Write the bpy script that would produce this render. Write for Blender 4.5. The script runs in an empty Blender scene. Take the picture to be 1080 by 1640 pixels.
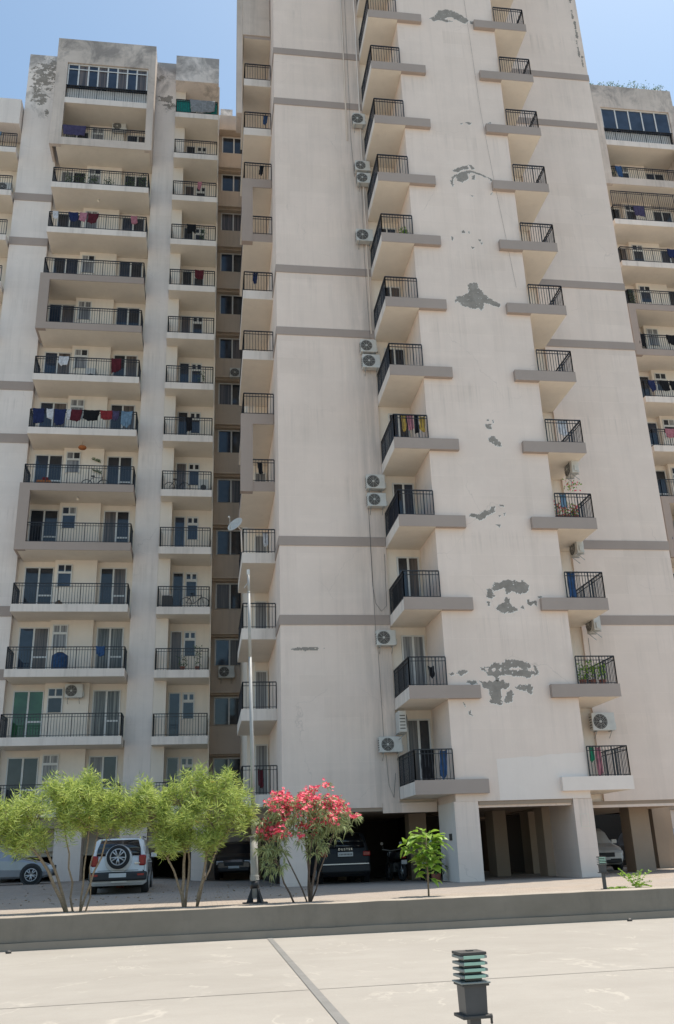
import bpy, math, random
from mathutils import Vector, Matrix, noise
R = math.radians
sc = bpy.context.scene
COL = sc.collection

# ------------------------------------------------------------------ camera
PITCH, ROLL, YAW, FPX = R(20.70801), R(-2.0307), R(8.57271), 1457.9
fw = Vector((math.sin(YAW)*math.cos(PITCH), math.cos(YAW)*math.cos(PITCH), math.sin(PITCH)))
r0 = Vector((math.cos(YAW), -math.sin(YAW), 0)); u0 = r0.cross(fw)
rt = r0*math.cos(ROLL)+u0*math.sin(ROLL); up = -r0*math.sin(ROLL)+u0*math.cos(ROLL)
cd = bpy.data.cameras.new('camera'); cam = bpy.data.objects.new('camera', cd); COL.objects.link(cam)
M3 = Matrix((rt, up, -fw)).transposed()
cam.matrix_world = M3.to_4x4()
cd.sensor_fit = 'HORIZONTAL'; cd.sensor_width = 36; cd.lens = FPX/1080*36
cd.clip_start = .05; cd.clip_end = 5000
sc.camera = cam

# ------------------------------------------------------------------ light
SUN = Vector((12.2, 6.4, 46.6)).normalized()
w = bpy.data.worlds.new("World"); sc.world = w; w.use_nodes = True
nt = w.node_tree; nt.nodes.clear()
sk = nt.nodes.new('ShaderNodeTexSky'); sk.sky_type = 'NISHITA'; sk.sun_disc = False
sk.sun_elevation = math.asin(SUN.z); sk.sun_rotation = math.atan2(SUN.x, SUN.y)
sk.air_density = 1.0; sk.dust_density = 1.3; sk.ozone_density = 2.5; sk.altitude = 100
bg = nt.nodes.new('ShaderNodeBackground'); bg.inputs['Strength'].default_value = 0.125
wo = nt.nodes.new('ShaderNodeOutputWorld')
tint = nt.nodes.new('ShaderNodeMix'); tint.data_type = 'RGBA'; tint.blend_type = 'MULTIPLY'; tint.inputs[0].default_value = 1
tint.inputs[7].default_value = (1.02, 1.08, .97, 1); nt.links.new(sk.outputs[0], tint.inputs[6]); nt.links.new(tint.outputs[2], bg.inputs[0]); nt.links.new(bg.outputs[0], wo.inputs[0])
sl = bpy.data.lights.new('sun', 'SUN'); sl.energy = 3.6; sl.angle = R(.55); sl.color = (1, .93, .82)
so = bpy.data.objects.new('sun', sl); COL.objects.link(so)
so.rotation_euler = SUN.to_track_quat('Z', 'Y').to_euler(); so.location = (10, 0, 60)
sc.view_settings.view_transform = 'Standard'; sc.view_settings.look = 'None'
sc.view_settings.exposure = 0.70; sc.view_settings.gamma = 1
sc.cycles.max_bounces = 8; sc.cycles.diffuse_bounces = 5

# ------------------------------------------------------------------ materials
class NT:
    def __init__(s, name):
        s.m = bpy.data.materials.new(name); s.m.use_nodes = True
        s.n = s.m.node_tree.nodes; s.l = s.m.node_tree.links
        s.b = s.n['Principled BSDF']
        s.pos = s.n.new('ShaderNodeNewGeometry').outputs['Position']
    def put(s, inp, v):
        if hasattr(v, 'is_output') or isinstance(v, bpy.types.NodeSocket): s.l.new(v, inp)
        else:
            if isinstance(v, (tuple, list)) and len(v) == 3 and len(inp.default_value) == 4: v = (*v, 1)
            inp.default_value = v
    def map(s, scale=(1, 1, 1), vec=None):
        n = s.n.new('ShaderNodeMapping'); s.l.new(vec or s.pos, n.inputs[0]); n.inputs['Scale'].default_value = scale
        return n.outputs[0]
    def noise(s, scale=1, detail=5, rough=.55, stretch=(1, 1, 1), dist=0):
        n = s.n.new('ShaderNodeTexNoise'); s.l.new(s.map(stretch), n.inputs['Vector'])
        n.inputs['Scale'].default_value = scale; n.inputs['Detail'].default_value = detail
        n.inputs['Roughness'].default_value = rough; n.inputs['Distortion'].default_value = dist
        return n.outputs['Fac']
    def ramp(s, v, lo, hi, a=0., b=1.):
        n = s.n.new('ShaderNodeMapRange'); s.put(n.inputs[0], v)
        n.inputs[1].default_value = lo; n.inputs[2].default_value = hi
        n.inputs[3].default_value = a; n.inputs[4].default_value = b
        return n.outputs[0]
    def math(s, op, a, b=0.):
        n = s.n.new('ShaderNodeMath'); n.operation = op; s.put(n.inputs[0], a); s.put(n.inputs[1], b); return n.outputs[0]
    def mix(s, f, a, b, mode='MIX'):
        n = s.n.new('ShaderNodeMix'); n.data_type = 'RGBA'; n.blend_type = mode
        s.put(n.inputs[0], f); s.put(n.inputs[6], a); s.put(n.inputs[7], b); return n.outputs[2]
    def sep(s):
        n = s.n.new('ShaderNodeSeparateXYZ'); s.l.new(s.pos, n.inputs[0]); return n.outputs
    def bump(s, h, strength=.3, dist=.02):
        n = s.n.new('ShaderNodeBump'); s.put(n.inputs['Height'], h)
        n.inputs['Strength'].default_value = strength; n.inputs['Distance'].default_value = dist
        s.l.new(n.outputs[0], s.b.inputs['Normal'])
    def done(s, col, rough=.85, metal=0, spec=None):
        s.put(s.b.inputs['Base Color'], col); s.put(s.b.inputs['Roughness'], rough); s.b.inputs['Metallic'].default_value = metal
        if spec is not None: s.b.inputs['Specular IOR Level'].default_value = spec
        return s.m

def paint(name, c, var=.10, streak=.12, dirt=(.25, .22, .19), dirtamt=.0, zdirt=None, lifts=True, edge=False):
    t = NT(name)
    d = tuple(x*(1-var*1.6) for x in c)
    n1 = t.noise(.35, 6, .6)
    col = t.mix(t.ramp(n1, .3, .7), c, d)
    sx = t.noise(1.0, 7, .7, (2.6, 2.6, .12))
    col = t.mix(t.math('MULTIPLY', t.ramp(sx, .50, .78), streak), col, dirt)
    n2 = t.noise(2.2, 7, .65)
    col = t.mix(t.math('MULTIPLY', t.ramp(n2, .52, .8), .16), col, tuple(min(1, x*1.22) for x in c))
    if lifts:
        z = t.sep()[2]
        wv = t.math('ABSOLUTE', t.math('SUBTRACT', t.math('FRACT', t.math('ADD', t.math('MULTIPLY', z, .667), t.math('MULTIPLY', t.noise(.5, 3), .22))), .5))
        line = t.math('MULTIPLY', t.ramp(wv, .40, .5), t.ramp(t.noise(.6, 3), .42, .62, 0, .16))
        col = t.mix(line, col, tuple(min(1, x*1.16) for x in c))
        h = t.math('ADD', t.math('MULTIPLY', wv, .5), t.noise(.9, 5))
    else: h = t.noise(.9, 5)
    if lifts:
        cx = t.n.new('ShaderNodeCombineXYZ'); P_ = t.sep(); t.put(cx.inputs[0], t.math('ADD', P_[0], t.math('MULTIPLY', P_[1], .7))); t.put(cx.inputs[1], P_[2])
        bk = t.n.new('ShaderNodeTexBrick'); t.l.new(cx.outputs[0], bk.inputs['Vector']); bk.inputs['Scale'].default_value = 1
        bk.inputs['Brick Width'].default_value = 1.7; bk.inputs['Row Height'].default_value = .75; bk.inputs['Mortar Size'].default_value = .012; bk.inputs['Mortar Smooth'].default_value = 1
        bk.inputs['Color1'].default_value = (1, 1, 1, 1); bk.inputs['Color2'].default_value = (.93, .925, .915, 1); bk.inputs['Mortar'].default_value = (1.05, 1.05, 1.05, 1)
        col = t.mix(t.ramp(t.noise(.3, 4), .35, .65, .15, .9), col, bk.outputs['Color'], 'MULTIPLY')
        Z_ = t.sep()[2]; fz = t.math('FRACT', t.math('DIVIDE', t.math('ADD', Z_, 28.27), 3.0))
        dr = t.math('MULTIPLY', t.math('MULTIPLY', t.ramp(fz, .35, .86), t.ramp(fz, 1.0, .9)), t.ramp(t.noise(1.0, 8, .75, (5, 2, .10)), .50, .66))
        col = t.mix(t.math('MULTIPLY', t.math('MULTIPLY', dr, t.ramp(t.noise(.45, 3), .45, .65)), .30), col, dirt)
        vo = t.n.new('ShaderNodeTexVoronoi'); vo.feature = 'DISTANCE_TO_EDGE'; vo.inputs['Scale'].default_value = .28
        nn = t.n.new('ShaderNodeTexNoise'); nn.inputs['Scale'].default_value = 1.1; nn.inputs['Detail'].default_value = 6; t.l.new(t.pos, nn.inputs['Vector'])
        mv = t.n.new('ShaderNodeVectorMath'); mv.operation = 'ADD'; t.l.new(t.pos, mv.inputs[0]); t.l.new(nn.outputs['Color'], mv.inputs[1]); t.l.new(mv.outputs[0], vo.inputs['Vector'])
        ck = t.math('MULTIPLY', t.ramp(vo.outputs['Distance'], .0, .004, 1, 0), t.ramp(t.noise(.5, 4), .50, .62))
        col = t.mix(t.math('MULTIPLY', ck, .35), col, tuple(x*.5 for x in c))
    fl = t.noise(4.5, 8, .7)
    flm = t.math('MULTIPLY', t.ramp(fl, .70, .74), t.ramp(t.noise(.45, 4), .55, .62))
    col = t.mix(t.math('MULTIPLY', flm, .6), col, tuple(x*.6 for x in c))
    if edge:   # grey run-off stains down the wing wall beside the corner balconies
        X_ = t.sep()[0]; e = t.math('MULTIPLY', t.ramp(X_, 5.0, 6.3), t.ramp(X_, 6.65, 6.62))
        col = t.mix(t.math('MULTIPLY', t.math('MULTIPLY', e, t.ramp(t.noise(1.0, 8, .7, (3.5, 1, .22)), .36, .62)), .42), col, (.30, .275, .25))
    if zdirt:
        z0, z1, amt = zdirt
        z = t.sep()[2]
        g = t.ramp(z, z0, z1)
        nz = t.noise(.55, 9, .72, (1, 1, .8), .6)
        m = t.ramp(t.math('ADD', t.math('MULTIPLY', g, .55), nz), .72, .86)
        col = t.mix(t.math('MULTIPLY', m, amt), col, t.mix(t.noise(2, 8, .7), (.13, .12, .115), (.30, .27, .25)))
    t.bump(t.math('ADD', t.math('MULTIPLY', h, .6), t.math('MULTIPLY', t.noise(30, 4), .12)), .35, .03)
    return t.done(col, .9, 0, .25)

M = {}
M['wall'] = paint('wall_paint', (.87, .724, .624), var=.07, streak=.13, edge=True)
M['wallB'] = paint('block_paint', (.85, .765, .70), var=.07, streak=.2, zdirt=(38.5, 50, .7))
M['weather'] = paint('weathered_paint', (.72, .62, .54), var=.18, streak=.5, zdirt=(36, 56, .7))
M['band'] = paint('band_paint', (.42, .345, .30), var=.08, streak=.10, lifts=False)
M['inner'] = paint('inner_paint', (.87, .775, .665), streak=.10, lifts=False)
M['soffit'] = paint('soffit_paint', (.82, .74, .63), streak=.10, lifts=False)
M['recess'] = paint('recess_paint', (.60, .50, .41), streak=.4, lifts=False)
M['fascia'] = paint('fascia_paint', (.84, .755, .68), streak=.45, dirt=(.2, .17, .14), lifts=False)
M['patch'] = (lambda t: (t.bump(t.noise(14, 8, .7), .5, .02), t.done(t.mix(t.ramp(t.noise(3, 8, .7), .35, .65), (.25, .222, .192), (.345, .31, .27)), .95))[1])(NT('bare_cement'))
M['fresh'] = paint('fresh_paint', (.87, .765, .685), var=.05, streak=.05, lifts=False)
M['rim'] = NT('edge_highlight').done((.86, .80, .73), .8)  # pale highlight painted along lower and left edges of the bare patches

def plain(name, c, rough=.5, metal=0, var=.15, sc_=6, spec=None, coat=0):
    t = NT(name)
    m = t.done(t.mix(t.ramp(t.noise(sc_, 5, .6), .3, .7), c, tuple(x*(1-var) for x in c)), rough, metal, spec)
    if coat: t.b.inputs['Coat Weight'].default_value = coat; t.b.inputs['Coat Roughness'].default_value = .06
    return m
M['iron'] = plain('black_iron', (.018, .020, .026), .45, 0)
M['upvc'] = plain('white_frame', (.68, .67, .64), .4)
M['steel'] = plain('galvanised', (.38, .38, .365), .6, .15)
M['acwhite'] = plain('ac_white', (.62, .61, .57), .5, 0, .18, 3)
M['acdark'] = plain('ac_dark', (.06, .055, .05), .6)
M['rubber'] = plain('rubber', (.018, .018, .019), .8)
M['bark'] = plain('bark', (.34, .25, .16), .9, 0, .45, 25)
M['stemred'] = plain('bark_dark', (.15, .105, .075), .9, 0, .45, 25)
M['cable'] = plain('cable', (.10, .10, .10), .6)
M['wood'] = plain('wood_door', (.20, .09, .045), .5)
M['dark'] = plain('shade_dark_wall', (.045, .037, .03), .9)  # near-black colour stands in for the shade inside the car parks
M['parkshade'] = paint('parking_shade_paint', (.40, .31, .235), streak=.3, lifts=False)  # pillar and ceiling paint darkened to carry the shade under the buildings
M['skylit'] = paint('column_skylit_side', (.85, .77, .70), streak=.15, lifts=False)  # cooler than the wall paint: sky light on the column side put into the colour
def glass(name, c, rough=.06):
    t = NT(name); t.bump(t.noise(.9, 2), .04, .02)
    return t.done(t.mix(t.ramp(t.noise(1.1, 3), .35, .65), c, tuple(x*.5 for x in c)), rough, 0, .6)
M['glass'] = glass('glass_dark', (.035, .04, .05))
M['glassblue'] = glass('glass_blue', (.035, .05, .08))
M['glassgreen'] = glass('glass_green', (.03, .12, .05))
M['cargl'] = glass('car_glass', (.012, .016, .022), .03)
def curtain(name, c, c2):
    t = NT(name)
    s_ = t.noise(1.0, 4, .6, (14, 14, .3))
    col = t.mix(t.ramp(s_, .42, .58), c, c2)
    return t.done(col, .3, 0, .6)
M['curt_w'] = curtain('net_curtain', (.30, .29, .28), (.12, .12, .125))
M['curt_b'] = curtain('brown_curtain', (.14, .11, .095), (.05, .042, .04))
M['curt_p'] = curtain('pattern_curtain', (.22, .22, .20), (.05, .055, .055))

def car_paint(name, c, metal=0.):
    t = NT(name); t.b.inputs['Coat Weight'].default_value = .8; t.b.inputs['Coat Roughness'].default_value = .05
    return t.done(t.mix(t.ramp(t.noise(2.5, 4), .45, .75), c, tuple(x*.86 for x in c)), .35, metal)
M['carwhite'] = car_paint('car_white', (.68, .68, .67))
M['carsilver'] = car_paint('car_silver', (.27, .28, .30), .3)
M['carblack'] = car_paint('car_black', (.02, .02, .022))
M['cargrey'] = plain('car_grey', (.016, .018, .022), .45, 0, .2, 3, .3)
M['blackplastic'] = plain('black_plastic', (.022, .022, .024), .55)
M['redlens'] = plain('red_lens', (.35, .012, .015), .15, 0, .3)
M['clearlens'] = plain('clear_lens', (.6, .62, .65), .1)
M['plate'] = plain('number_plate', (.62, .62, .60), .5)
M['alloy'] = plain('alloy', (.55, .55, .55), .3, .7)
M['chrome'] = plain('chrome', (.6, .6, .6), .15, 1)

# translucent leaf
def leafmat(name, c1, c2, tr=.35):
    m = bpy.data.materials.new(name); m.use_nodes = True; n = m.node_tree.nodes; l = m.node_tree.links
    b = n['Principled BSDF']; out = n['Material Output']
    g = n.new('ShaderNodeNewGeometry'); mp = n.new('ShaderNodeMix'); mp.data_type = 'RGBA'
    no = n.new('ShaderNodeTexNoise'); no.inputs['Scale'].default_value = 5; l.new(g.outputs['Position'], no.inputs['Vector'])
    a = n.new('ShaderNodeMath'); a.operation = 'ADD'; l.new(g.outputs['Random Per Island'], a.inputs[0]); l.new(no.outputs['Fac'], a.inputs[1])
    r = n.new('ShaderNodeMapRange'); r.inputs[1].default_value = .35; r.inputs[2].default_value = 1.3; l.new(a.outputs[0], r.inputs[0])
    l.new(r.outputs[0], mp.inputs[0]); mp.inputs[6].default_value = (*c1, 1); mp.inputs[7].default_value = (*c2, 1)
    l.new(mp.outputs[2], b.inputs['Base Color']); b.inputs['Roughness'].default_value = .5
    t = n.new('ShaderNodeBsdfTranslucent'); l.new(mp.outputs[2], t.inputs[0])
    mx = n.new('ShaderNodeMixShader'); mx.inputs[0].default_value = tr
    l.new(b.outputs[0], mx.inputs[1]); l.new(t.outputs[0], mx.inputs[2]); l.new(mx.outputs[0], out.inputs['Surface'])
    return m
M['leafY'] = leafmat('leaf_yellow_green', (.12, .20, .03), (.60, .68, .19), .42)
M['leafO'] = leafmat('leaf_grey_green', (.12, .17, .06), (.40, .46, .22))
M['leafB'] = leafmat('leaf_broad', (.10, .21, .025), (.30, .46, .06), .38)
M['leafD'] = leafmat('leaf_dark', (.03, .07, .02), (.10, .17, .05))
M['flower'] = leafmat('petal_red', (.80, .04, .10), (.92, .16, .22), .3)
M['terracotta'] = plain('terracotta', (.30, .10, .06), .8)

def clothmat(name, c):
    t = NT(name)
    return t.done(t.mix(t.ramp(t.noise(9, 5), .4, .6), c, tuple(x*.75 for x in c)), .9, 0, .2)
CL = {}
for nme, c in dict(navy=(.02, .03, .09), white=(.6, .6, .62), maroon=(.10, .018, .026), black=(.012, .012, .014), pink=(.42, .17, .20),
        red=(.22, .028, .034), blue=(.04, .09, .20), teal=(.02, .22, .19), grey=(.28, .29, .30), yellow=(.45, .30, .07), skyblue=(.16, .25, .34),
        green=(.03, .22, .12), purple=(.07, .06, .12), orange=(.45, .16, .06), brown=(.16, .1, .06), floral=(.45, .2, .25)).items():
    CL[nme] = clothmat('cloth_'+nme, c)

# floor materials
def terrace_mat():
    t = NT('terrace_stone')
    x, y, z = t.sep()
    c = t.mix(t.ramp(t.noise(.9, 8, .65, (1, 1.3, 1)), .3, .7), (.36, .33, .29), (.315, .286, .25))
    vein = t.math('ABSOLUTE', t.math('SUBTRACT', t.noise(.42, 6, .62, (1, .5, 1), .5), .5))
    vm = t.math('MULTIPLY', t.ramp(vein, .0, .012, 1, 0), t.ramp(t.noise(1.3, 5), .50, .60))
    c = t.mix(t.math('MULTIPLY', vm, .42), c, (.54, .49, .42))
    sp = t.ramp(t.noise(1.7, 9, .72, (1, 2.2, 1), .5), .62, .75)
    c = t.mix(t.math('MULTIPLY', sp, .16), c, (.46, .42, .35))
    g = t.ramp(t.noise(2.3, 8, .7, (1, .6, 1)), .58, .8)
    c = t.mix(t.math('MULTIPLY', g, .22), c, (.20, .175, .145))
    c = t.mix(t.ramp(t.noise(55, 6, .8), .45, .75, 0, .22), c, (.19, .17, .145))
    c = t.mix(t.ramp(t.noise(.22, 3, .5, (1, .6, 1)), .4, .66, 0, .22), c, (.26, .235, .205))
    t.bump(t.noise(18, 6, .7), .25, .01)
    return t.done(c, .75, 0, .3)
M['terrace'] = terrace_mat()
def paving_mat():
    t = NT('paving_blocks')
    br = t.n.new('ShaderNodeTexBrick'); t.l.new(t.pos, br.inputs['Vector'])
    br.inputs['Scale'].default_value = 1; br.inputs['Brick Width'].default_value = .22; br.inputs['Row Height'].default_value = .11
    br.inputs['Mortar Size'].default_value = .007; br.inputs['Mortar Smooth'].default_value = .2
    br.inputs['Color1'].default_value = (.32, .262, .208, 1); br.inputs['Color2'].default_value = (.40, .33, .27, 1)
    br.inputs['Mortar'].default_value = (.20, .17, .15, 1)
    c = t.mix(t.ramp(t.noise(.5, 6, .65), .35, .7, 0, .6), br.outputs['Color'], (.30, .275, .25))
    c = t.mix(t.ramp(t.noise(3.5, 8, .7), .62, .72, 0, .45), c, (.14, .12, .10))
    t.bump(br.outputs['Fac'], -.4, .01)
    return t.done(c, .9, 0, .2)
M['paving'] = paving_mat()
M['concrete'] = (lambda t: t.done(t.mix(t.ramp(t.noise(.7, 8, .7), .3, .7), (.30, .28, .25), (.20, .185, .17)), .9))(NT('concrete_floor'))
M['soil'] = (lambda t: (t.bump(t.noise(12, 8, .7), .6, .04), t.done(t.mix(t.ramp(t.noise(1.5, 8, .7), .35, .65), (.30, .25, .20), (.42, .37, .31)), .95))[1])(NT('planting_soil'))
M['parapet'] = (lambda t: (t.bump(t.noise(8, 6), .2, .02), t.done(t.mix(t.math('MULTIPLY', t.ramp(t.noise(1.0, 8, .75, (1.6, 1.6, .5)), .5, .72), .45), t.mix(t.ramp(t.noise(.8, 7, .65, (1, 1, 2)), .3, .7), (.19, .165, .13), (.24, .21, .17)), (.12, .105, .085)), .85))[1])(NT('parapet_render'))
M['strip'] = plain('dark_stone_strip', (.215, .205, .19), .7, 0, .2, 3)
M['joint'] = plain('joint', (.24, .22, .195), .9)

# ------------------------------------------------------------------ mesh helpers
class MB:
    def __init__(s): s.v = []; s.f = []; s.mi = []; s.sm = []
    def face(s, pts, m=0, sm=False):
        i = len(s.v); s.v += [tuple(p) for p in pts]; s.f.append(tuple(range(i, i+len(pts)))); s.mi.append(m); s.sm.append(sm)
    def box(s, x0, x1, y0, y1, z0, z1, m=0):
        i = len(s.v)
        s.v += [(x0, y0, z0), (x1, y0, z0), (x1, y1, z0), (x0, y1, z0), (x0, y0, z1), (x1, y0, z1), (x1, y1, z1), (x0, y1, z1)]
        for q in ((0, 3, 2, 1), (4, 5, 6, 7), (0, 1, 5, 4), (1, 2, 6, 5), (2, 3, 7, 6), (3, 0, 4, 7)):
            s.f.append(tuple(i+k for k in q)); s.mi.append(m); s.sm.append(False)
        return s
    def ring(s, c, ax, r, n, ry=None):
        ax = Vector(ax).normalized(); a = ax.orthogonal().normalized(); b = ax.cross(a)
        return [Vector(c)+a*(r*math.cos(2*math.pi*k/n))+b*((ry or r)*math.sin(2*math.pi*k/n)) for k in range(n)]
    def tube(s, pts, rad, n=6, m=0, cap=True, sm=True):
        pts = [Vector(p) for p in pts]
        if not isinstance(rad, (list, tuple)): rad = [rad]*len(pts)
        base = len(s.v); ref = None
        for j, p in enumerate(pts):
            d = (pts[min(j+1, len(pts)-1)]-pts[max(j-1, 0)])
            d = d.normalized() if d.length > 1e-9 else Vector((0, 0, 1))
            if ref is None: ref = d.orthogonal().normalized()
            a = (ref-d*ref.dot(d)); a = a.normalized() if a.length > 1e-5 else d.orthogonal().normalized(); ref = a; b = d.cross(a)
            for k in range(n):
                t = 2*math.pi*k/n; q = p+a*(rad[j]*math.cos(t))+b*(rad[j]*math.sin(t)); s.v.append(tuple(q))
        for j in range(len(pts)-1):
            for k in range(n):
                k2 = (k+1) % n; s.f.append((base+j*n+k, base+j*n+k2, base+(j+1)*n+k2, base+(j+1)*n+k)); s.mi.append(m); s.sm.append(sm)
        if cap:
            s.f.append(tuple(base+k for k in reversed(range(n)))); s.mi.append(m); s.sm.append(False)
            e = base+(len(pts)-1)*n; s.f.append(tuple(e+k for k in range(n))); s.mi.append(m); s.sm.append(False)
        return s
    def disc(s, c, ax, r, t, n=20, m=0):
        c = Vector(c); ax = Vector(ax).normalized(); s.tube([c, c+ax*t], r, n, m); return s
    def blob(s, c, r, m=0, seed=0, n=8, amp=.25, sq=(1, 1, 1)):
        i = len(s.v)
        for a in range(n+1):
            th = math.pi*a/n
            for b in range(n*2):
                ph = math.pi*b/n; d = Vector((math.sin(th)*math.cos(ph), math.sin(th)*math.sin(ph), math.cos(th)))
                k = r*(1+amp*noise.noise(d*2+Vector((seed, seed, seed)))); s.v.append((c[0]+d.x*k*sq[0], c[1]+d.y*k*sq[1], c[2]+d.z*k*sq[2]))
        for a in range(n):
            for b in range(n*2):
                s.f.append((i+a*2*n+b, i+a*2*n+(b+1) % (2*n), i+(a+1)*2*n+(b+1) % (2*n), i+(a+1)*2*n+b)); s.mi.append(m); s.sm.append(True)
        return s
    def mesh(s, name, mats, org=(0, 0, 0)):
        me = bpy.data.meshes.new(name)
        o = org; me.from_pydata([(a-o[0], b-o[1], c-o[2]) for a, b, c in s.v], [], s.f)
        for m in mats: me.materials.append(M[m] if isinstance(m, str) else m)
        me.polygons.foreach_set('material_index', s.mi); me.polygons.foreach_set('use_smooth', s.sm); me.update()
        return me
    def build(s, name, mats, parent=None, org=None, bevel=0):
        po = wloc(parent) if parent else Vector((0, 0, 0))
        if org is None:
            org = po if parent else Vector([sum(v[i] for v in s.v)/len(s.v) for i in range(3)])
            if not parent: org.z = min(v[2] for v in s.v)
        me = s.mesh(name, mats, org)
        ob = bpy.data.objects.new(name, me); COL.objects.link(ob)
        ob.location = Vector(org)-po
        if parent: ob.parent = parent
        if bevel:
            b = ob.modifiers.new('bevel', 'BEVEL'); b.width = bevel; b.segments = 2; b.limit_method = 'ANGLE'
        return ob
def wloc(o):
    v = Vector((0, 0, 0))
    while o: v += o.location; o = o.parent
    return v
def tag(o, label, cat, group=None, kind=None):
    if label: o['label'] = label
    if cat: o['category'] = cat
    if group: o['group'] = group
    if kind: o['kind'] = kind
    return o
def thing(name, loc, label, cat, group=None):
    o = bpy.data.objects.new(name, None); COL.objects.link(o); o.location = loc; o.empty_display_size = .2
    return tag(o, label, cat, group)
def struct(name, mb, mats): o = mb.build(name, mats, None, (0, 0, 0)); o['kind'] = 'structure'; return o
def dup(o, parent, loc):
    c = o.copy(); COL.objects.link(c); c.parent = parent; c.location = loc
    return c

G = -.88          # outer ground level (camera height is z=0)
TZ = -1.43        # terrace level
rnd = random.Random(7)
def sst(t): t = max(0, min(1, t)); return t*t*(3-2*t)
def gz(x, y): return G + .27*sst((y-31)/6)*sst((1.8-x)/5)
def wy(x): return 19.3+.045*(x-3)          # front line of low wall

# ------------------------------------------------------------------ setting
g = MB()
xs = [-300, -80, -40, -25]+[-20+1.0*i for i in range(31)]+[14, 20, 30, 60, 120, 400]
ys = [19.46, 21.5, 23, 26, 29, 30.5]+[31+.5*i for i in range(14)]+[40, 46, 60, 100, 400, 1500]
for i in range(len(xs)-1):
    for j in range(len(ys)-1):
        q = []
        for a, b in ((i, j), (i+1, j), (i+1, j+1), (i, j+1)):
            x, y = xs[a], ys[b]
            if b == 0: y = wy(x)+.16
            q.append((x, y, gz(x, y)))
        g.face(q, 0, True)
struct('paved_yard', g, ['paving'])
g = MB(); pts = [-40+2*i for i in range(41)]
for a in range(len(pts)-1):
    x0, x1 = pts[a], pts[a+1]
    g.face([(x0, wy(x0)+.15, G+.005), (x1, wy(x1)+.15, G+.005), (x1, wy(x1)+1.0, G+.005), (x0, wy(x0)+1.0, G+.005)])
struct('planting_strip', g, ['soil'])
g = MB(); g.face([(-400, -1200, TZ), (400, -1200, TZ), (400, wy(400), TZ), (-400, wy(-400), TZ)])
struct('terrace', g, ['terrace'])
# joints and dark inlay strip laid on the terrace
g = MB()
for y0 in (11.7, 4.6, -2.5):
    g.face([(-40, y0-.045*3-.045*37-.012, TZ+.004), (40, y0+.045*37-.012, TZ+.004), (40, y0+.045*37+.012, TZ+.004), (-40, y0-.045*40+.012, TZ+.004)])
struct('terrace_joint', g, ['joint'])
g = MB(); g.face([(1.245, -20, TZ+.008), (1.345, -20, TZ+.008), (1.345, wy(1)-.04, TZ+.008), (1.245, wy(1)-.04, TZ+.008)])
struct('terrace_inlay', g, ['strip'])
# low boundary wall
lw = thing('boundary_wall', (3, 19.4, TZ), 'long low grey rendered wall along the back edge of the cream terrace', 'wall')
g = MB(); n = 60
def slab_x(g, y0, y1, z0, z1, m=0, xa=-22, xb=28, wob=0.):
    n = 100
    for i in range(n):
        x0 = xa+(xb-xa)*i/n; x1 = xa+(xb-xa)*(i+1)/n
        w0 = wob*noise.noise((x0*1.3, 0, z1)); w1 = wob*noise.noise((x1*1.3, 0, z1))
        A = (x0, wy(x0)+y0, z0); B = (x1, wy(x1)+y0, z0); C = (x1, wy(x1)+y0, z1+w1); D = (x0, wy(x0)+y0, z1+w0)
        E_ = (x1, wy(x1)+y1, z1+w1); F_ = (x0, wy(x0)+y1, z1+w0); H_ = (x1, wy(x1)+y1, z0); I_ = (x0, wy(x0)+y1, z0)
        g.face([A, B, C, D], m); g.face([D, C, E_, F_], m); g.face([H_, I_, F_, E_], m); g.face([B, A, I_, H_], m)
slab_x(g, 0, .15, TZ+.14, G+.012, wob=.02); g.build('wall_face', ['parapet'], lw)
M['skirt'] = plain('skirting_render', (.27, .235, .19), .85, 0, .15, 1.5)
g = MB(); slab_x(g, -.035, .15, TZ, TZ+.137, wob=.006); g.build('skirting', ['skirt'], lw)

# ------------------------------------------------------------------ patches of bare cement
def patches(mb, ells, y, mi, cell=.03, rim=None, seed=0., thr=.0):
    done = set()
    for (cx, cz, rx, rz) in ells:
        nx = int(rx*1.7/cell)+1; nz = int(rz*1.7/cell)+1
        for i in range(-nx, nx+1):
            for j in range(-nz, nz+1):
                gi = round(cx/cell)+i; gj = round(cz/cell)+j
                if (gi, gj) in done: continue
                x = gi*cell; z = gj*cell
                d = ((x-cx)/rx)**2+((z-cz)/rz)**2
                nn = noise.fractal(Vector((x*2.6+seed, z*4.2, seed)), .55, 2.2, 7)
                v = (1-d)*.8+nn*1.15+thr
                if v > .30 and d < 2.4:
                    done.add((gi, gj)); mb.face([(x, y, z), (x+cell, y, z), (x+cell, y, z+cell), (x, y, z+cell)], mi)

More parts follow.
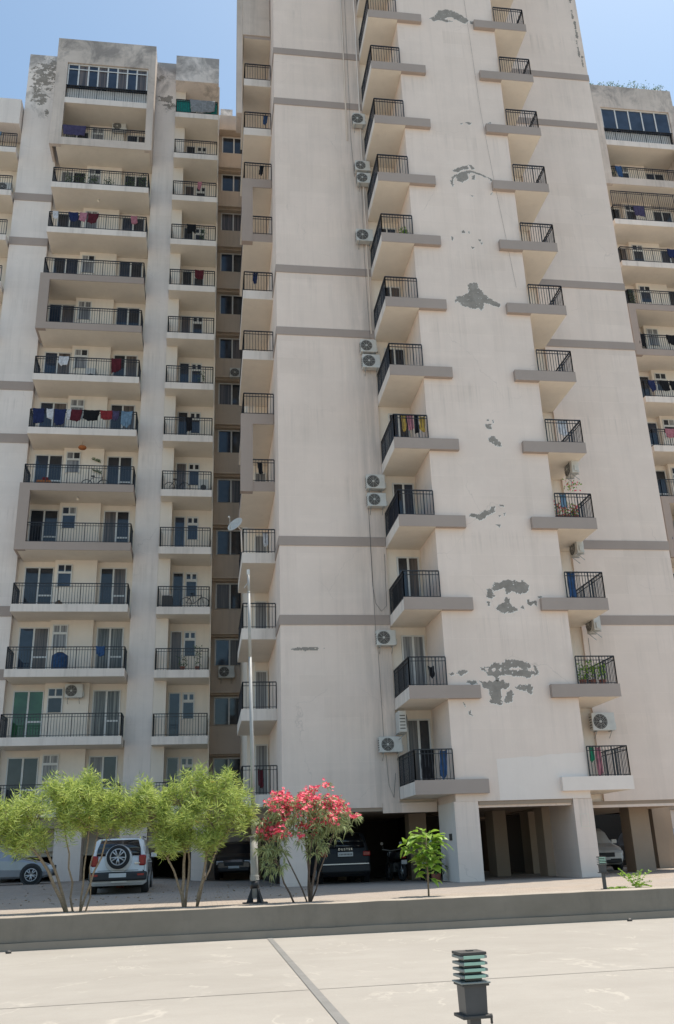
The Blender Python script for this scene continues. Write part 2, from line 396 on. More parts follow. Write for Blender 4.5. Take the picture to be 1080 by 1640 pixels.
# ------------------------------------------------------------------ building pieces
def railing_mesh(segs, h=1.0, step=.11, bar=.016, org=(0, 0, 0)):
    """segs: list of ((x0,y0),(x1,y1)) at z=0"""
    g = MB()
    for (a, b) in segs:
        a = Vector((*a, 0)); b = Vector((*b, 0)); d = b-a; L = d.length; d.normalize(); nrm = Vector((-d.y, d.x, 0))
        def beam(p, q, w_, z0, z1):
            s1 = nrm*w_/2
            P = [p-s1, q-s1, q+s1, p+s1]; i = len(g.v)
            g.v += [(v.x, v.y, z0) for v in P]+[(v.x, v.y, z1) for v in P]
            for f in ((0, 3, 2, 1), (4, 5, 6, 7), (0, 1, 5, 4), (1, 2, 6, 5), (2, 3, 7, 6), (3, 0, 4, 7)):
                g.f.append(tuple(i+k for k in f)); g.mi.append(0); g.sm.append(False)
        beam(a, b, .05, h-.035, h); beam(a, b, .03, h-.16, h-.14); beam(a, b, .03, .06, .08)
        n = max(2, int(L/step))
        for k in range(n+1):
            c = a+d*(L*k/n); wd = bar if 0 < k < n and k % 8 else .035
            beam(c-d*wd/2, c+d*wd/2, wd, .0, h-.03)
    return g
def door_geo(g, x0, x1, z0, h, y, kinds=(1, 2), fr=.055, tr=0, midrail=None, fy=.06):
    """sliding glazed door facing -Y: frame m=0, panes m=kinds; every opening real box geometry"""
    n = len(kinds); zt = z0+h
    g.box(x0, x1, y-fy, y, zt-fr, zt, 0); g.box(x0, x0+fr, y-fy, y, z0, zt-fr, 0); g.box(x1-fr, x1, y-fy, y, z0, zt-fr, 0)
    wd = (x1-x0-2*fr)/n
    for k in range(n):
        a = x0+fr+wd*k; b = a+wd; o = .012 if k % 2 else .0
        g.box(a+.0, b-.0, y-fy*.5+o, y-.006+o*.3, z0+.05, zt-fr-.003, kinds[k])
        if k: g.box(a-.04, a+.04, y-fy+.004, y-fy*.5-.002, z0, zt-fr, 0)
        if midrail is not None and midrail == k: g.box(a+.04, b-.01, y-fy+.008, y-fy*.5-.004, z0+.85, z0+.93, 0)
    return g

def ac_unit(name, loc, label, rot=0., w=.78, h=.55, d=.30, group='split air conditioner units on the outside walls', bracket=True):
    """outdoor unit, back at local y=0 facing -y, origin at bottom left"""
    t = thing(name, loc, label, 'air conditioner', group)
    g = MB().box(0, w, -d, -.03, 0, h, 0); b = g.build('casing', ['acwhite'], None, (0, 0, 0), .015); b.parent = t
    g = MB(); c = (w*.36, -d-.002, h*.5); r = h*.42
    g.disc((c[0], -d-.001, c[2]), (0, -1, 0), r, .008, 24, 0)
    for k in range(1, 5):
        pts = [(c[0]+r*k/4.6*math.cos(t_*math.pi/10), -d-.018, c[2]+r*k/4.6*math.sin(t_*math.pi/10)) for t_ in range(21)]
        g.tube(pts, .004, 4, 1, False)
    for k in range(8):
        a_ = k*math.pi/4; g.tube([(c[0], -d-.02, c[2]), (c[0]+r*math.cos(a_), -d-.012, c[2]+r*math.sin(a_))], .004, 4, 1, False)
    g.disc((c[0], -d-.014, c[2]), (0, -1, 0), r*.16, .012, 10, 1)
    o = g.build('fan_grille', ['acdark', 'acwhite'], None, (0, 0, 0)); o.parent = t
    g = MB().box(w*.74, w*.97, -d-.006, -d+.001, h*.70, h*.9, 0)
    for k in range(5): g.box(-.006, .001, -d+.05, -.06, h*(.15+.15*k), h*(.15+.15*k)+.03, 1)
    g.box(w*.99, w+.05, -d*.75, -d*.35, h*.1, h*.45, 0)
    o = g.build('service_cover', ['acwhite', 'acdark'], None, (0, 0, 0)); o.parent = t
    if bracket:
        g = MB()
        for xx in (w*.15, w*.8):
            g.box(xx, xx+.03, -d, 0, -.035, -.003, 0); g.tube([(xx+.015, -d*.9, -.03), (xx+.015, -.005, -.25)], .012, 5, 0)
        o = g.build('bracket', ['steel'], None, (0, 0, 0)); o.parent = t
    t.rotation_euler.z = rot
    return t

def cloth(name, x0, x1, y, ztop, h, mat, label, cat='laundry', group='laundry hanging on the balcony railings', over=True, sag=None, axis='x'):
    if sag is None: sag = rnd.uniform(0, .14)
    """a cloth folded over a rail"""
    g = MB(); nx = 20; nz = 10; sd = rnd.random()*50; skew = rnd.uniform(-.06, .06); fq = rnd.uniform(9, 20)*(x1-x0)/.6
    tl, tr = rnd.uniform(.82, 1.05), rnd.uniform(.82, 1.1)
    def pt(i, j, side):
        u = i/nx; v = j/nz
        wv = .030*math.sin(u*fq+sd+v*1.2)*(.35+v)+.045*noise.noise((u*5+sd, v*2.5, 0))*(.3+v)
        x = x0+(x1-x0)*(u*(1-.10*v)+.05*v)+skew*v+.02*noise.noise((sd, v*4, u*3))
        z = ztop-h*v*(tl+(tr-tl)*u)*(1+.18*noise.noise((u*3.5+sd, 5, 0)))-sag*math.sin(u*math.pi)*(v*.6+.4)+.015*noise.noise((u*8+sd, 1, 1))
        yy = y-side*(.03+abs(wv)*(.6+v*.5))
        return (x, yy, z) if axis == 'x' else (y+side*(.03+wv*v), x, z)
    for side in ((1, -1) if over else (1,)):
        hh = 1 if side == 1 else .45
        b = len(g.v)
        for j in range(nz+1):
            for i in range(nx+1):
                p = pt(i, j*hh, side); g.v.append(p)
        for j in range(nz):
            for i in range(nx):
                q = b+j*(nx+1)+i; g.f.append((q, q+1, q+nx+2, q+nx+1)); g.mi.append(0); g.sm.append(True)
    o = g.build(name, [CL[mat]])
    s = o.modifiers.new('thick', 'SOLIDIFY'); s.thickness = .008
    return tag(o, label, cat, group)

def pot_plant(x, y, z, h, label, spread=.25, leaf='leafD', pot='terracotta', n=60, flowers=0, cat='potted plant'):
    t = thing('potted_plant', (x, y, z), label, cat, 'potted plants on the balconies')
    g = MB().tube([(x, y, z), (x, y, z+.22)], [.09, .13], 12, 0); g.build('pot', [pot], t)
    g = MB()
    for k in range(n):
        a = rnd.uniform(0, 6.28); r = spread*rnd.random()**.5
        c = Vector((x+r*math.cos(a), y+r*math.sin(a)*.6, z+.22+(h-.22)*rnd.random()))
        leaf_quad(g, c, Vector((rnd.gauss(0, 1), rnd.gauss(0, 1), rnd.gauss(.3, 1))).normalized(), rnd.uniform(.08, .16), .045, 1 if rnd.random() < flowers else 0)
    g.build('foliage', [leaf, 'flower'], t)
    return t
def leaf_quad(g, p, d, L, wd, m=0, bend=.0):
    s_ = d.cross(Vector((rnd.gauss(0, 1), rnd.gauss(0, 1), rnd.gauss(0, 1))))
    if s_.length < 1e-4: return
    s_.normalize(); mid = p+d*L*.5+Vector((0, 0, bend*L*.3)); tip = p+d*L-Vector((0, 0, bend*L*.4))
    g.face([p, mid+s_*wd*.5, tip, mid-s_*wd*.5], m)

# ================================================================== MAIN TOWER
FY, WY_, DY = 29.3, 31.8, 31.92     # ledge front, wing wall plane, balcony door wall
X0, X1, X2, X3, X4, X5 = 2.60, 6.60, 7.93, 12.44, 13.90, 17.92
def L(k): return 2.13+3*k
TOP = 46.5
tw = thing('apartment_tower', (10.2, FY, G), 'tall beige apartment tower in the middle with stepped corner balconies and grey peeled patches', 'apartment building')
BZ = 1.49                            # underside of the raised storeys
# left and right wings
g = MB().box(X0, X1, WY_, 46, BZ, TOP, 0)
patches(g, [(3.42, 6.9, .55, .07), (4.0, 6.93, .2, .04)], WY_-.004, 1, seed=3)
g.build('left_wing_wall', ['wall', 'patch'], tw)
g = MB().box(X4, X5, WY_, 46, BZ, TOP, 0)
rr = random.Random(4); z = 35.9          # ragged flaking along the roof-side edge
while z < 46:
    h_ = rr.uniform(.15, .5); patches(g, [(X5-.27+rr.uniform(-.05, .05)+(.12 if z < 36.4 else 0), z, rr.uniform(.03, .07), h_)], WY_-.004, 1, .03, seed=z)
    z += h_*rr.uniform(1.2, 2.6)
g.build('right_wing_wall', ['wall', 'patch'], tw)
g = MB().box(X1+.001, X4-.001, DY, 45.9, BZ, TOP, 0); g.build('balcony_wall', ['inner'], tw)
# centre block with peeled patches
g = MB().box(X2, X3, 29.48, DY-.002, BZ+.002, TOP, 0)
PATCH = [[(9.77,8.52),(9.91,8.73),(10.29,8.78),(10.34,8.84),(10.84,8.78),(10.91,8.85),(11.12,8.62),(11.09,8.41),(10.92,8.34),(10.63,8.36),(10.47,8.42),(10.29,8.34),(10.23,8.53),(10.01,8.46),(9.84,8.44)],[(9.6,8.5),(9.7,8.52),(9.82,8.4),(9.83,8.27),(9.9,8.23),(9.73,8.15),(9.55,8.21),(9.63,8.36)],[(9.56,8.05),(9.64,8.05),(9.66,7.88),(9.58,7.9)],[(9.88,7.82),(10.17,8.03),(10.23,8.19),(10.4,8.19),(10.38,8.03),(10.45,7.84),(10.61,7.82),(10.57,7.68),(10.3,7.68),(10.09,7.63),(9.98,7.7)],[(11.02,8.13),(11.1,8.13),(11.09,8.03),(11.31,8.09),(11.35,7.89),(11.25,7.99),(11.12,7.89),(11.02,7.95)],[(10.76,7.86),(10.83,7.95),(10.9,7.78),(10.8,7.8)],[(11.4,8.24),(11.5,8.27),(11.55,8.22),(11.48,8.15)],[(9.11,5.76),(9.38,5.78),(9.68,5.93),(9.87,5.87),(10.05,6.03),(10.46,6.01),(10.85,5.89),(10.83,5.69),(11.06,5.57),(11.13,5.47),(10.89,5.51),(10.77,5.38),(10.56,5.46),(10.16,5.48),(9.96,5.56),(9.96,5.48),(9.71,5.47),(9.69,5.27),(9.61,5.27),(9.61,5.47),(9.39,5.49),(9.29,5.62),(9.15,5.66)],[(9.04,5.3),(9.29,5.26),(9.58,5.33),(9.9,5.29),(9.97,5.19),(10.05,5.25),(10.05,5.08),(9.77,5.04),(9.73,4.66),(9.76,4.52),(9.58,4.51),(9.31,4.6),(9.4,4.68),(9.31,5.01),(9.12,5.16)],[(9.94,4.94),(10.11,4.98),(10.18,4.84),(10.11,4.65),(9.9,4.55),(9.77,4.64),(9.92,4.77)],[(10.25,5.09),(10.45,5.18),(10.64,5.13),(10.74,5.22),(10.86,5.07),(10.82,4.87),(10.73,4.85),(10.63,4.97),(10.35,5.01)],[(8.57,5.22),(8.66,5.32),(8.82,5.35),(8.97,5.24),(8.97,5.19)],[(8.29,5.59),(8.61,5.69),(8.65,5.61),(8.52,5.53),(8.36,5.49)],[(8.02,5.56),(8.17,5.6),(8.19,5.53),(8.06,5.5)],[(8.42,4.61),(8.49,4.54),(8.5,4.42),(8.43,4.5)],[(8.55,4.27),(8.68,4.37),(8.65,4.25),(8.7,4.14),(8.6,4.2)],[(10.97,5.85),(11.04,5.79),(11.14,5.57),(11.07,5.51),(11.01,5.69)],[(9.39,35.12),(9.69,35.31),(9.9,35.68),(10.31,35.81),(10.66,35.7),(11.0,35.51),(11.27,35.31),(11.13,35.07),(10.96,35.08),(10.74,35.21),(10.4,35.4),(10.09,35.21),(10.38,35.13),(10.55,35.11),(10.31,35.04),(10.03,35.08),(9.85,35.1),(9.67,35.04)],[(11.32,35.21),(11.53,35.22),(11.55,35.08),(11.37,35.06)],[(10.58,29.28),(10.75,29.34),(10.92,29.28),(10.74,29.16)],[(10.38,29.19),(10.47,29.23),(10.47,29.15)],[(11.59,29.31),(11.74,29.43),(11.76,29.32)],[(9.84,26.59),(10.05,26.81),(10.49,26.94),(10.56,26.79),(10.25,26.69),(10.03,26.58)],[(10.55,27.0),(10.66,27.01),(10.8,26.81),(10.69,26.75)],[(9.69,26.09),(9.79,26.36),(10.02,26.48),(10.42,26.71),(10.69,26.7),(11.06,26.57),(11.52,26.31),(11.56,26.22),(11.1,26.44),(10.68,26.6),(10.45,26.51),(10.49,26.26),(10.2,26.07),(9.99,26.12),(9.96,26.37),(9.8,26.17),(9.8,25.81),(9.73,25.9)],[(10.62,26.43),(10.78,26.5),(10.76,26.25),(10.62,26.23)],[(11.34,25.55),(11.46,25.66),(11.45,25.59),(11.37,25.52)],[(10.47,25.43),(10.65,25.41),(10.62,25.36)],[(9.98,20.99),(10.37,21.16),(10.43,20.87),(10.74,20.5),(11.22,20.19),(11.2,20.0),(10.79,20.17),(10.58,20.21),(10.61,20.06),(10.43,19.86),(10.31,19.95),(10.09,19.89),(9.93,19.98),(9.68,20.01),(9.53,20.24),(9.36,20.13),(9.51,20.43),(9.81,20.5),(10.04,20.7)],[(10.2,14.35),(10.44,14.36),(10.62,14.15),(10.7,13.98),(10.48,14.0),(10.26,14.14)],[(10.13,14.86),(10.37,14.89),(10.39,14.66),(10.19,14.69)],[(10.19,15.05),(10.31,15.08),(10.28,15.0)],[(10.43,15.06),(10.49,15.06),(10.45,14.89)],[(9.98,23.59),(10.09,23.62),(10.1,23.5),(9.99,23.47)],[(10.2,23.56),(10.31,23.61),(10.28,23.46)],[(10.65,23.23),(10.73,23.21),(10.7,23.11)],[(10.7,23.08),(10.79,23.1),(10.75,22.95)],[(9.48,23.3),(9.59,23.25),(9.55,23.07)],[(10.27,22.85),(10.44,22.83),(10.36,22.7)],[(9.17,11.16),(9.29,11.3),(9.56,11.25),(9.77,11.43),(9.96,11.41),(10.09,11.6),(10.21,11.58),(10.15,11.38),(9.94,11.25),(9.7,11.09),(9.54,11.06),(9.44,11.16)],[(10.36,11.69),(10.51,11.64),(10.53,11.58),(10.38,11.61)],[(10.29,11.24),(10.37,11.24),(10.35,11.16)],[(10.49,11.34),(10.57,11.32),(10.52,11.26)],[(10.16,10.9),(10.32,10.89),(10.28,10.78)]]
HOLES = [(9.33, 5.68, 0.046, 0.053), (9.57, 5.68, 0.046, 0.046), (9.81, 5.68, 0.046, 0.061), (10.34, 5.71, 0.228, 0.053), (10.83, 5.69, 0.068, 0.046)]
def poly_patches(mb, y, mi, ri, cell=.02):
    def inside(x, z, pl):
        c = False; j = len(pl)-1
        for i in range(len(pl)):
            if (pl[i][1] > z) != (pl[j][1] > z) and x < (pl[j][0]-pl[i][0])*(z-pl[i][1])/(pl[j][1]-pl[i][1])+pl[i][0]: c = not c
            j = i
        return c
    for n_, pl in enumerate(PATCH):
        x0 = min(p[0] for p in pl)-.08; x1 = max(p[0] for p in pl)+.08; z0 = min(p[1] for p in pl)-.08; z1 = max(p[1] for p in pl)+.08
        W_ = int((x1-x0)/cell)+1; H_ = int((z1-z0)/cell)+1; grid = {}
        for i in range(W_):
            for j in range(H_):
                x = x0+i*cell; z = z0+j*cell; v = Vector((x*7, z*7, 3.1)); amp = .05 if (x1-x0) > .5 else .03
                xx = x+amp*noise.fractal(v, .6, 2.1, 4); zz_ = z+amp*noise.fractal(v+Vector((9, 4, 2)), .6, 2.1, 4)
                ok = inside(xx, zz_, pl) and not any(((xx-h[0])/(h[2]+.01))**2+((zz_-h[1])/(h[3]+.01))**2 < 1 for h in HOLES)
                if ok and noise.fractal(v*1.6, .6, 2.2, 4) > .78: ok = False
                grid[i, j] = ok
        for (i, j), ok in grid.items():
            x = x0+i*cell; z = z0+j*cell
            if ok: mb.face([(x, y, z), (x+cell, y, z), (x+cell, y, z+cell), (x, y, z+cell)], mi)
            elif (grid.get((i, j+1)) or grid.get((i-1, j+1))) or (grid.get((i+1, j)) and noise.noise(Vector((x*5, z*5, 0))) > 0):
                mb.face([(x, y+.001, z), (x+cell, y+.001, z), (x+cell, y+.001, z+cell), (x, y+.001, z+cell)], ri)
poly_patches(g, 29.476, 1, 2)
# fresh paint patch
zz = lambda x: 2.78+.16*(x-9.39)/3.0+.05*noise.noise((x*2, 1, 1))
xs_ = [9.39+i*(X3-9.39)/40 for i in range(41)]
for a, b in zip(xs_[:-1], xs_[1:]):
    g.face([(a, 29.4765, BZ+.004), (b, 29.4765, BZ+.004), (b, 29.4765, zz(b)), (a, 29.4765, zz(a))], 3)
g.build('centre_wall', ['wall', 'patch', 'rim', 'fresh'], tw)
# parking columns and inner walls
def column(x0, x1, y0, y1, mats=('wall',), z1=BZ, name='pillar'):
    g = MB().box(x0, x1, y0, y1, G-.3, z1, 0)
    if len(mats) > 1: g.box(x0-.004, x0-.001, y0+.02, y1, G-.3, z1-.002, 1)
    return g.build(name, list(mats), tw, bevel=.012)
column(7.87, 8.66, 29.49, 31.6, ('wall', 'skylit'), z1=BZ)
g = MB().box(7.84, 7.866, 30.0, 30.3, .35, .55, 0).build('switch_box', ['acdark'], tw)
column(11.83, 12.48, 29.49, 31.75); column(11.86, 12.3, 32.6, 33.4, ('parkshade',))
g = MB().box(12.0, 12.30, 29.482, 29.488, .62, 1.02, 0); g.box(12.02, 12.28, 29.478, 29.481, .64, 1.00, 1); g.build('meter_cover', ['soffit', 'wall'], tw)
column(2.62, 3.42, 31.82, 33.4)
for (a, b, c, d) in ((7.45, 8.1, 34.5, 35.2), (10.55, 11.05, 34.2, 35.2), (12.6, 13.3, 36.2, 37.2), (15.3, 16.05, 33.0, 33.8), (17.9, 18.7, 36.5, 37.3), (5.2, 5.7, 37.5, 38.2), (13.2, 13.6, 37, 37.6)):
    column(a, b, c, d, ('parkshade',))
g = MB().box(8.5, 10.6, 37.5, 37.7, G-.2, BZ, 0).box(3.0, 8.4, 41, 41.2, G-.2, BZ, 0).box(13.2, 13.4, 38, 45.5, G-.2, BZ, 0).box(12.3, 24, 45.2, 45.4, G-.2, BZ, 0).box(2.7, 2.9, 36, 45.5, G-.2, BZ, 0).box(8.4, 8.6, 37.7, 41, G-.2, BZ, 0)  # side and back walls added to keep daylight out of the car park
g.build('parking_shade_wall', ['dark'], tw)
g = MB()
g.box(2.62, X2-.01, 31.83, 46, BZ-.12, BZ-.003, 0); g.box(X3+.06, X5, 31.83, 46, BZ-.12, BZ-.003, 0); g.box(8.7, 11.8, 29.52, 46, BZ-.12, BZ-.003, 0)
g.build('parking_ceiling', ['parkshade'], tw)
g = MB().box(X1-.6, X2-.06, 31.72, 31.83, 1.30, 1.62, 0).box(8.68, 11.81, 29.6, 29.9, 1.30, 1.487, 0).box(X4-1.3, X5, 31.84, 32.1, 1.28, 1.487, 0); g.build('beam', ['wall'], tw)
# horizontal bands (pairs of floors)
for k in (2, 3, 6, 7, 10, 11, 14):
    z = L(k)+.03
    MB().box(X0-.03, X1-.004, WY_-.03, 36, z-.36, z, 0).build('band', ['band'], tw)
    MB().box(X4+.004, X5+.02, WY_-.03, 36, z-.36, z, 0).build('band', ['band'], tw)
# stepped corner balconies
def proto_balc(side):
    if side < 0: xa, xb, la, lb, rx = X1+.01, X2-.003, X1+.01, 9.02, X1+.05
    else: xa, xb, la, lb, rx = X3+.003, X4-.01, 11.47, X4-.01, X4-.05
    return xa, xb, la, lb, rx
balc = {}
DV = []
def door_variant(kinds, mid, names):
    g = MB(); door_geo(g, 0, 1.15, 0, 2.28, 0, kinds, midrail=mid)
    return g, names
door_sets = [('glass', 'curt_b'), ('glassblue', 'glass'), ('curt_w', 'curt_w'), ('glass', 'glassblue'), ('curt_b', 'glass'), ('glass', 'glass')]
tw_doors = []
for i, ds in enumerate(door_sets):
    g = MB(); door_geo(g, 7.00, 8.05 if 0 else 7.85, 0.02, 2.28, DY-.003, (1, 2), midrail=None); tw_doors.append(g.mesh('door', ['upvc', ds[0], ds[1]], (0, 0, 0)))
tw_doors_r = []
for i, ds in enumerate(door_sets[:3]):
    g = MB(); door_geo(g, 12.6, 13.45, 0.02, 2.28, DY-.003, (1, 2)); tw_doors_r.append(g.mesh('door', ['upvc', ds[0], ds[1]], (0, 0, 0)))
for side in (-1, 1):
    xa, xb, la, lb, rx = proto_balc(side)
    slab = MB().box(xa, xb, FY+.02, DY-.004, -.40, 0, 0); slab = slab.mesh('balcony', ['fascia', 'soffit'])
    for p in slab.polygons:
        if p.normal.z < -.5: p.material_index = 1
    led = MB().box(la-(.012 if side < 0 else 0), lb+(.012 if side > 0 else 0), FY, FY+.017, -.405, .03, 0).box(
        (xb+.004) if side < 0 else la, lb if side < 0 else xa-.004, FY+.0175, 29.4795, -.405, .03, 0)
    led = led.mesh('ledge', ['band'])
    ledw = led.copy(); ledw.materials.clear(); ledw.materials.append(M['fresh'])
    fr = FY+.08
    segs = [((rx, fr), (xb-.02, fr)), ((rx, fr), (rx, WY_-.02))] if side < 0 else [((xa+.02, fr), (rx, fr)), ((rx, fr), (rx, WY_-.02))]
    rl = railing_mesh(segs, 1.0, .105, .017).mesh('railing', ['iron'])
    for k in range(15):
        b = bpy.data.objects.new('balcony', slab); COL.objects.link(b); b.parent = tw; b.location = Vector((0, 0, L(k)))-wloc(tw)
        for me in (rl, ledw if (k == 0 and side > 0) else led):
            c = bpy.data.objects.new(me.name.split('.')[0], me); COL.objects.link(c); c.parent = b
        dm = tw_doors[[4, 2, 0, 3, 1, 5, 0, 3, 5, 1, 4, 0, 2, 3, 1][k]] if side < 0 else tw_doors_r[k % 3]
        c = bpy.data.objects.new('door', dm); COL.objects.link(c); c.parent = b
# tower left flank: stacked side balconies
FX0, FX1, FYF = 1.30, 2.58, 33.7
g = MB().box(2.0, 2.63, 38.0, 46, BZ, TOP, 0).box(1.72, 2.0, 38.4, 46, BZ, TOP, 0).build('flank_wall', ['inner'], tw)
slab = MB().box(FX0, X0+.0-.003, FYF, 37.98, -.42, 0, 0).mesh('balcony', ['fascia', 'soffit'])
for p in slab.polygons:
    if p.normal.z < -.5: p.material_index = 1
slabb = slab.copy(); slabb.materials[0] = M['band']
rl = railing_mesh([((FX0+.05, FYF+.05), (FX1, FYF+.05)), ((FX0+.05, FYF+.05), (FX0+.05, 37.9))], 1.0, .12, .017).mesh('railing', ['iron'])
g = MB(); door_geo(g, 2.02, 2.55, .02, 2.2, 37.995, (1,)); fdoor = g.mesh('door', ['upvc', 'curt_w'])
for k in range(15):
    brown = k in (4, 5, 8, 9, 12, 13)
    b = bpy.data.objects.new('balcony', slabb if brown else slab); COL.objects.link(b); b.parent = tw; b.location = Vector((0, 0, L(k)))-wloc(tw)
    for me in (rl, fdoor):
        c = bpy.data.objects.new(me.name.split('.')[0], me); COL.objects.link(c); c.parent = b
for k0, k1 in ((4, 5), (8, 9)):
    MB().box(FX0-.07, FX0+.42, FYF-.04, FYF+.25, L(k0)-.44, L(k1)+.01, 0).box(FX0+.42, X0-.035, FYF-.04, FYF-.003, L(k1)-.46, L(k1)+.01, 0).build('balcony_frame', ['band'], tw)
MB().box(FX0-.07, X0-.035, FYF-.05, FYF-.003, 37.9, TOP-2, 0).box(.97, FX0-.075, FYF-.0, 35.0, 33.0, TOP, 0).build('roof_parapet', ['weather'], tw)
# thin cables hanging down the facades
g = MB()
def cable(pts, r=.007):
    g.tube(pts, r, 4, 0, False)
cable([(6.0, WY_-.03, 12.9), (6.02, WY_-.035, 9.3), (6.1, WY_-.03, 8.6), (6.3, WY_-.03, 8.3), (6.5, WY_-.03, 8.5), (6.53, WY_-.03, 10.5)])
cable([(6.05, WY_-.03, 45), (6.02, WY_-.04, 30), (6.1, WY_-.03, 28)]); cable([(6.4, WY_-.03, 28), (6.35, WY_-.03, 24), (6.42, WY_-.03, 19)])
cable([(6.1, WY_-.03, 7.0), (6.15, WY_-.03, 3.8)]); cable([(6.0, WY_-.03, 13), (6.05, WY_-.03, 7.5)])
cable([(6.2, WY_-.03, 3.2), (6.25, WY_-.03, 2.2), (6.4, WY_-.03, 1.8), (6.5, WY_-.03, 2.6)])
cable([(10.9, 29.46, 46), (11.35, 29.455, 30), (11.6, 29.46, 26.2), (12.0, 29.46, 21)], .0035)
cable([(14.0, WY_-.02, 9.9), (14.03, WY_-.025, 8.2)]); cable([(14.1, WY_-.02, 7.3), (14.08, WY_-.02, 5.2)])
g.build('cable', ['cable'], tw)
g = MB()
for xx, z0 in ((5.85, 30), (6.48, 20)): g.tube([(xx, WY_-.04, z0), (xx, WY_-.04, 46)], .03, 6, 0)
g.build('drain_pipe', ['fascia'], tw)

# ================================================================== side buildings
def side_block(nm, label, bx0, mirror, sm, right):
    """bx0..bx0+5.26 = wide balcony bay; all x measured in world; mirror flips the plan"""
    base = thing(nm, (bx0+2.6, 42.1, G), label, 'apartment building')
    bx1 = bx0+5.26
    ml, mr = bx0, bx1
    def X(x): return x+bx0+8.92          # the right block repeats the plan of the left one
    def bx(g, x0, x1, y0, y1, z0, z1, m=0):
        a, b = X(x0), X(x1)
        g.box(min(a, b), max(a, b), y0, y1, z0, z1, m); return g
    def LV(k): return 5.30+3*k
    BY, CY, DY_ = 42.07, 43.55, 44.0
    # outer column with bands
    g = MB(); bx(g, -11.15, -9.12, CY, 56, G+.2, 45.9)
    if not mirror:
        patches(g, [(-10.2, 44.2, .8, 1.1), (-9.7, 45.0, .5, .5), (-10.4, 42.6, .5, .6), (-9.9, 41.4, .12, .3), (-10.7, 43.3, .12, .5)], CY-.004, 1, .05, seed=11)
    g.build('outer_column', ['wallB', 'patch'], base)
    for k in (10, 9, 6, 5, 2, 1):
        bx(MB(), -11.18, -9.115, CY-.03, CY+2, LV(k)-.22, LV(k)+.28).build('band', ['band'], base)
    # core and walls behind the balconies
    g = MB(); bx(g, -9.118, -3.60, DY_, 56, .4, 45.4); bx(g, -7.36, -5.36, DY_-.3, DY_-.002, .6, 45.0)
    g.build('bay_wall', ['inner'], base)
    g = MB(); bx(g, -3.62, -2.42, 43.35, 55.9, G+.1, 45.9)
    if not mirror: patches(g, [(-3.1, 43.0, .5, .3), (-2.8, 42.6, .35, .3), (-3.3, 44.6, .3, .3)], 43.346, 1, .05, seed=23)
    g.build('middle_column', ['wallB', 'patch'], base)
    g = MB(); bx(g, -2.417, .13, 44.45, 55.8, .4, 45.0); bx(g, -2.416, -1.83, 43.36, 44.44, .6, 44.9)
    g.build('recess_wall', ['inner'], base)
    bx(MB(), .133, .20, 44.3, 46.88, G-.2, 45.3).build('side_wall', ['inner'], base)
    # bay balconies
    xa, xb = sorted((X(-8.92), X(-3.66)))
    def slabmesh(mat):
        me = MB().box(xa, xb, BY, 43.98, -.36, 0, 0).mesh('balcony', [mat, 'soffit'])
        for p in me.polygons:
            if p.normal.z < -.5: p.material_index = 1
        return me
    s1, s2, s3 = slabmesh('fascia'), slabmesh('band'), slabmesh('weather')
    segs = [((xa+.05, BY+.05), (xb-.05, BY+.05)), ((xa+.05, BY+.05), (xa+.05, 43.5)), ((xb-.05, BY+.05), (xb-.05, 43.3))]
    rl = railing_mesh(segs, 1.02, .125, .018).mesh('railing', ['iron'])
    def dvar(k):
        a = [('glass', 'curt_b'), ('glassblue', 'curt_b'), ('glass', 'glass'), ('glassblue', 'glass'), ('curt_w', 'glass'), ('glass', 'glassblue')]
        out = []
        r_ = random.Random(k*3+(5 if mirror else 0))
        left = r_.choice(a); rgt = r_.choice(a); win = r_.choice(['glass', 'glassblue', 'curt_w'])
        if not mirror:
            left = {0: ('glassgreen', 'glassgreen'), 1: ('glassblue', 'curt_b'), 2: ('glass', 'glass'), 3: ('glass', 'glass'), -1: ('glass', 'glass')}.get(k, left)
            rgt = {0: ('curt_p', 'curt_p'), 1: ('curt_p', 'curt_p'), 3: ('curt_b', 'glass')}.get(k, rgt)
        def dr(x0, x1, z0, h, y, mats, mid):
            g = MB(); a_, b_ = sorted((X(x0), X(x1))); door_geo(g, a_, b_, z0, h, y, tuple(range(1, len(mats)+1)), midrail=mid)
            return g.mesh('door', ['upvc', *mats])
        out.append(dr(-8.80, -7.42, .03, 2.32, DY_-.003, left, 1))
        out.append(dr(-5.22, -3.95, .03, 2.32, DY_-.003, rgt, 1))
        g = MB(); a_, b_ = sorted((X(-7.22), X(-6.52))); door_geo(g, a_, b_, 1.25, .75, DY_-.303, (1,))
        # upper vents
        mid_ = (a_+b_)/2
        g.box(a_, b_, DY_-.36, DY_-.303, 2.001, 2.42, 0)
        g.box(a_+.05, mid_-.03, DY_-.366, DY_-.361, 2.05, 2.36, 1); g.box(mid_+.03, b_-.05, DY_-.366, DY_-.361, 2.05, 2.36, 2)
        w_ = g.mesh('window', ['upvc', win, 'curt_w' if k % 2 else 'glass'])
        out.append(w_)
        return out
    for k in range(-1, 13):
        mat = s1
        if k in (3, 4, 7, 8): mat = s2
        if k in (11, 12): mat = s3
        b = bpy.data.objects.new('balcony', mat); COL.objects.link(b); b.parent = base; b.location = Vector((0, 0, LV(k)))-wloc(base)
        for me in [rl]+dvar(k):
            c = bpy.data.objects.new(me.name.split('.')[0], me); COL.objects.link(c); c.parent = b
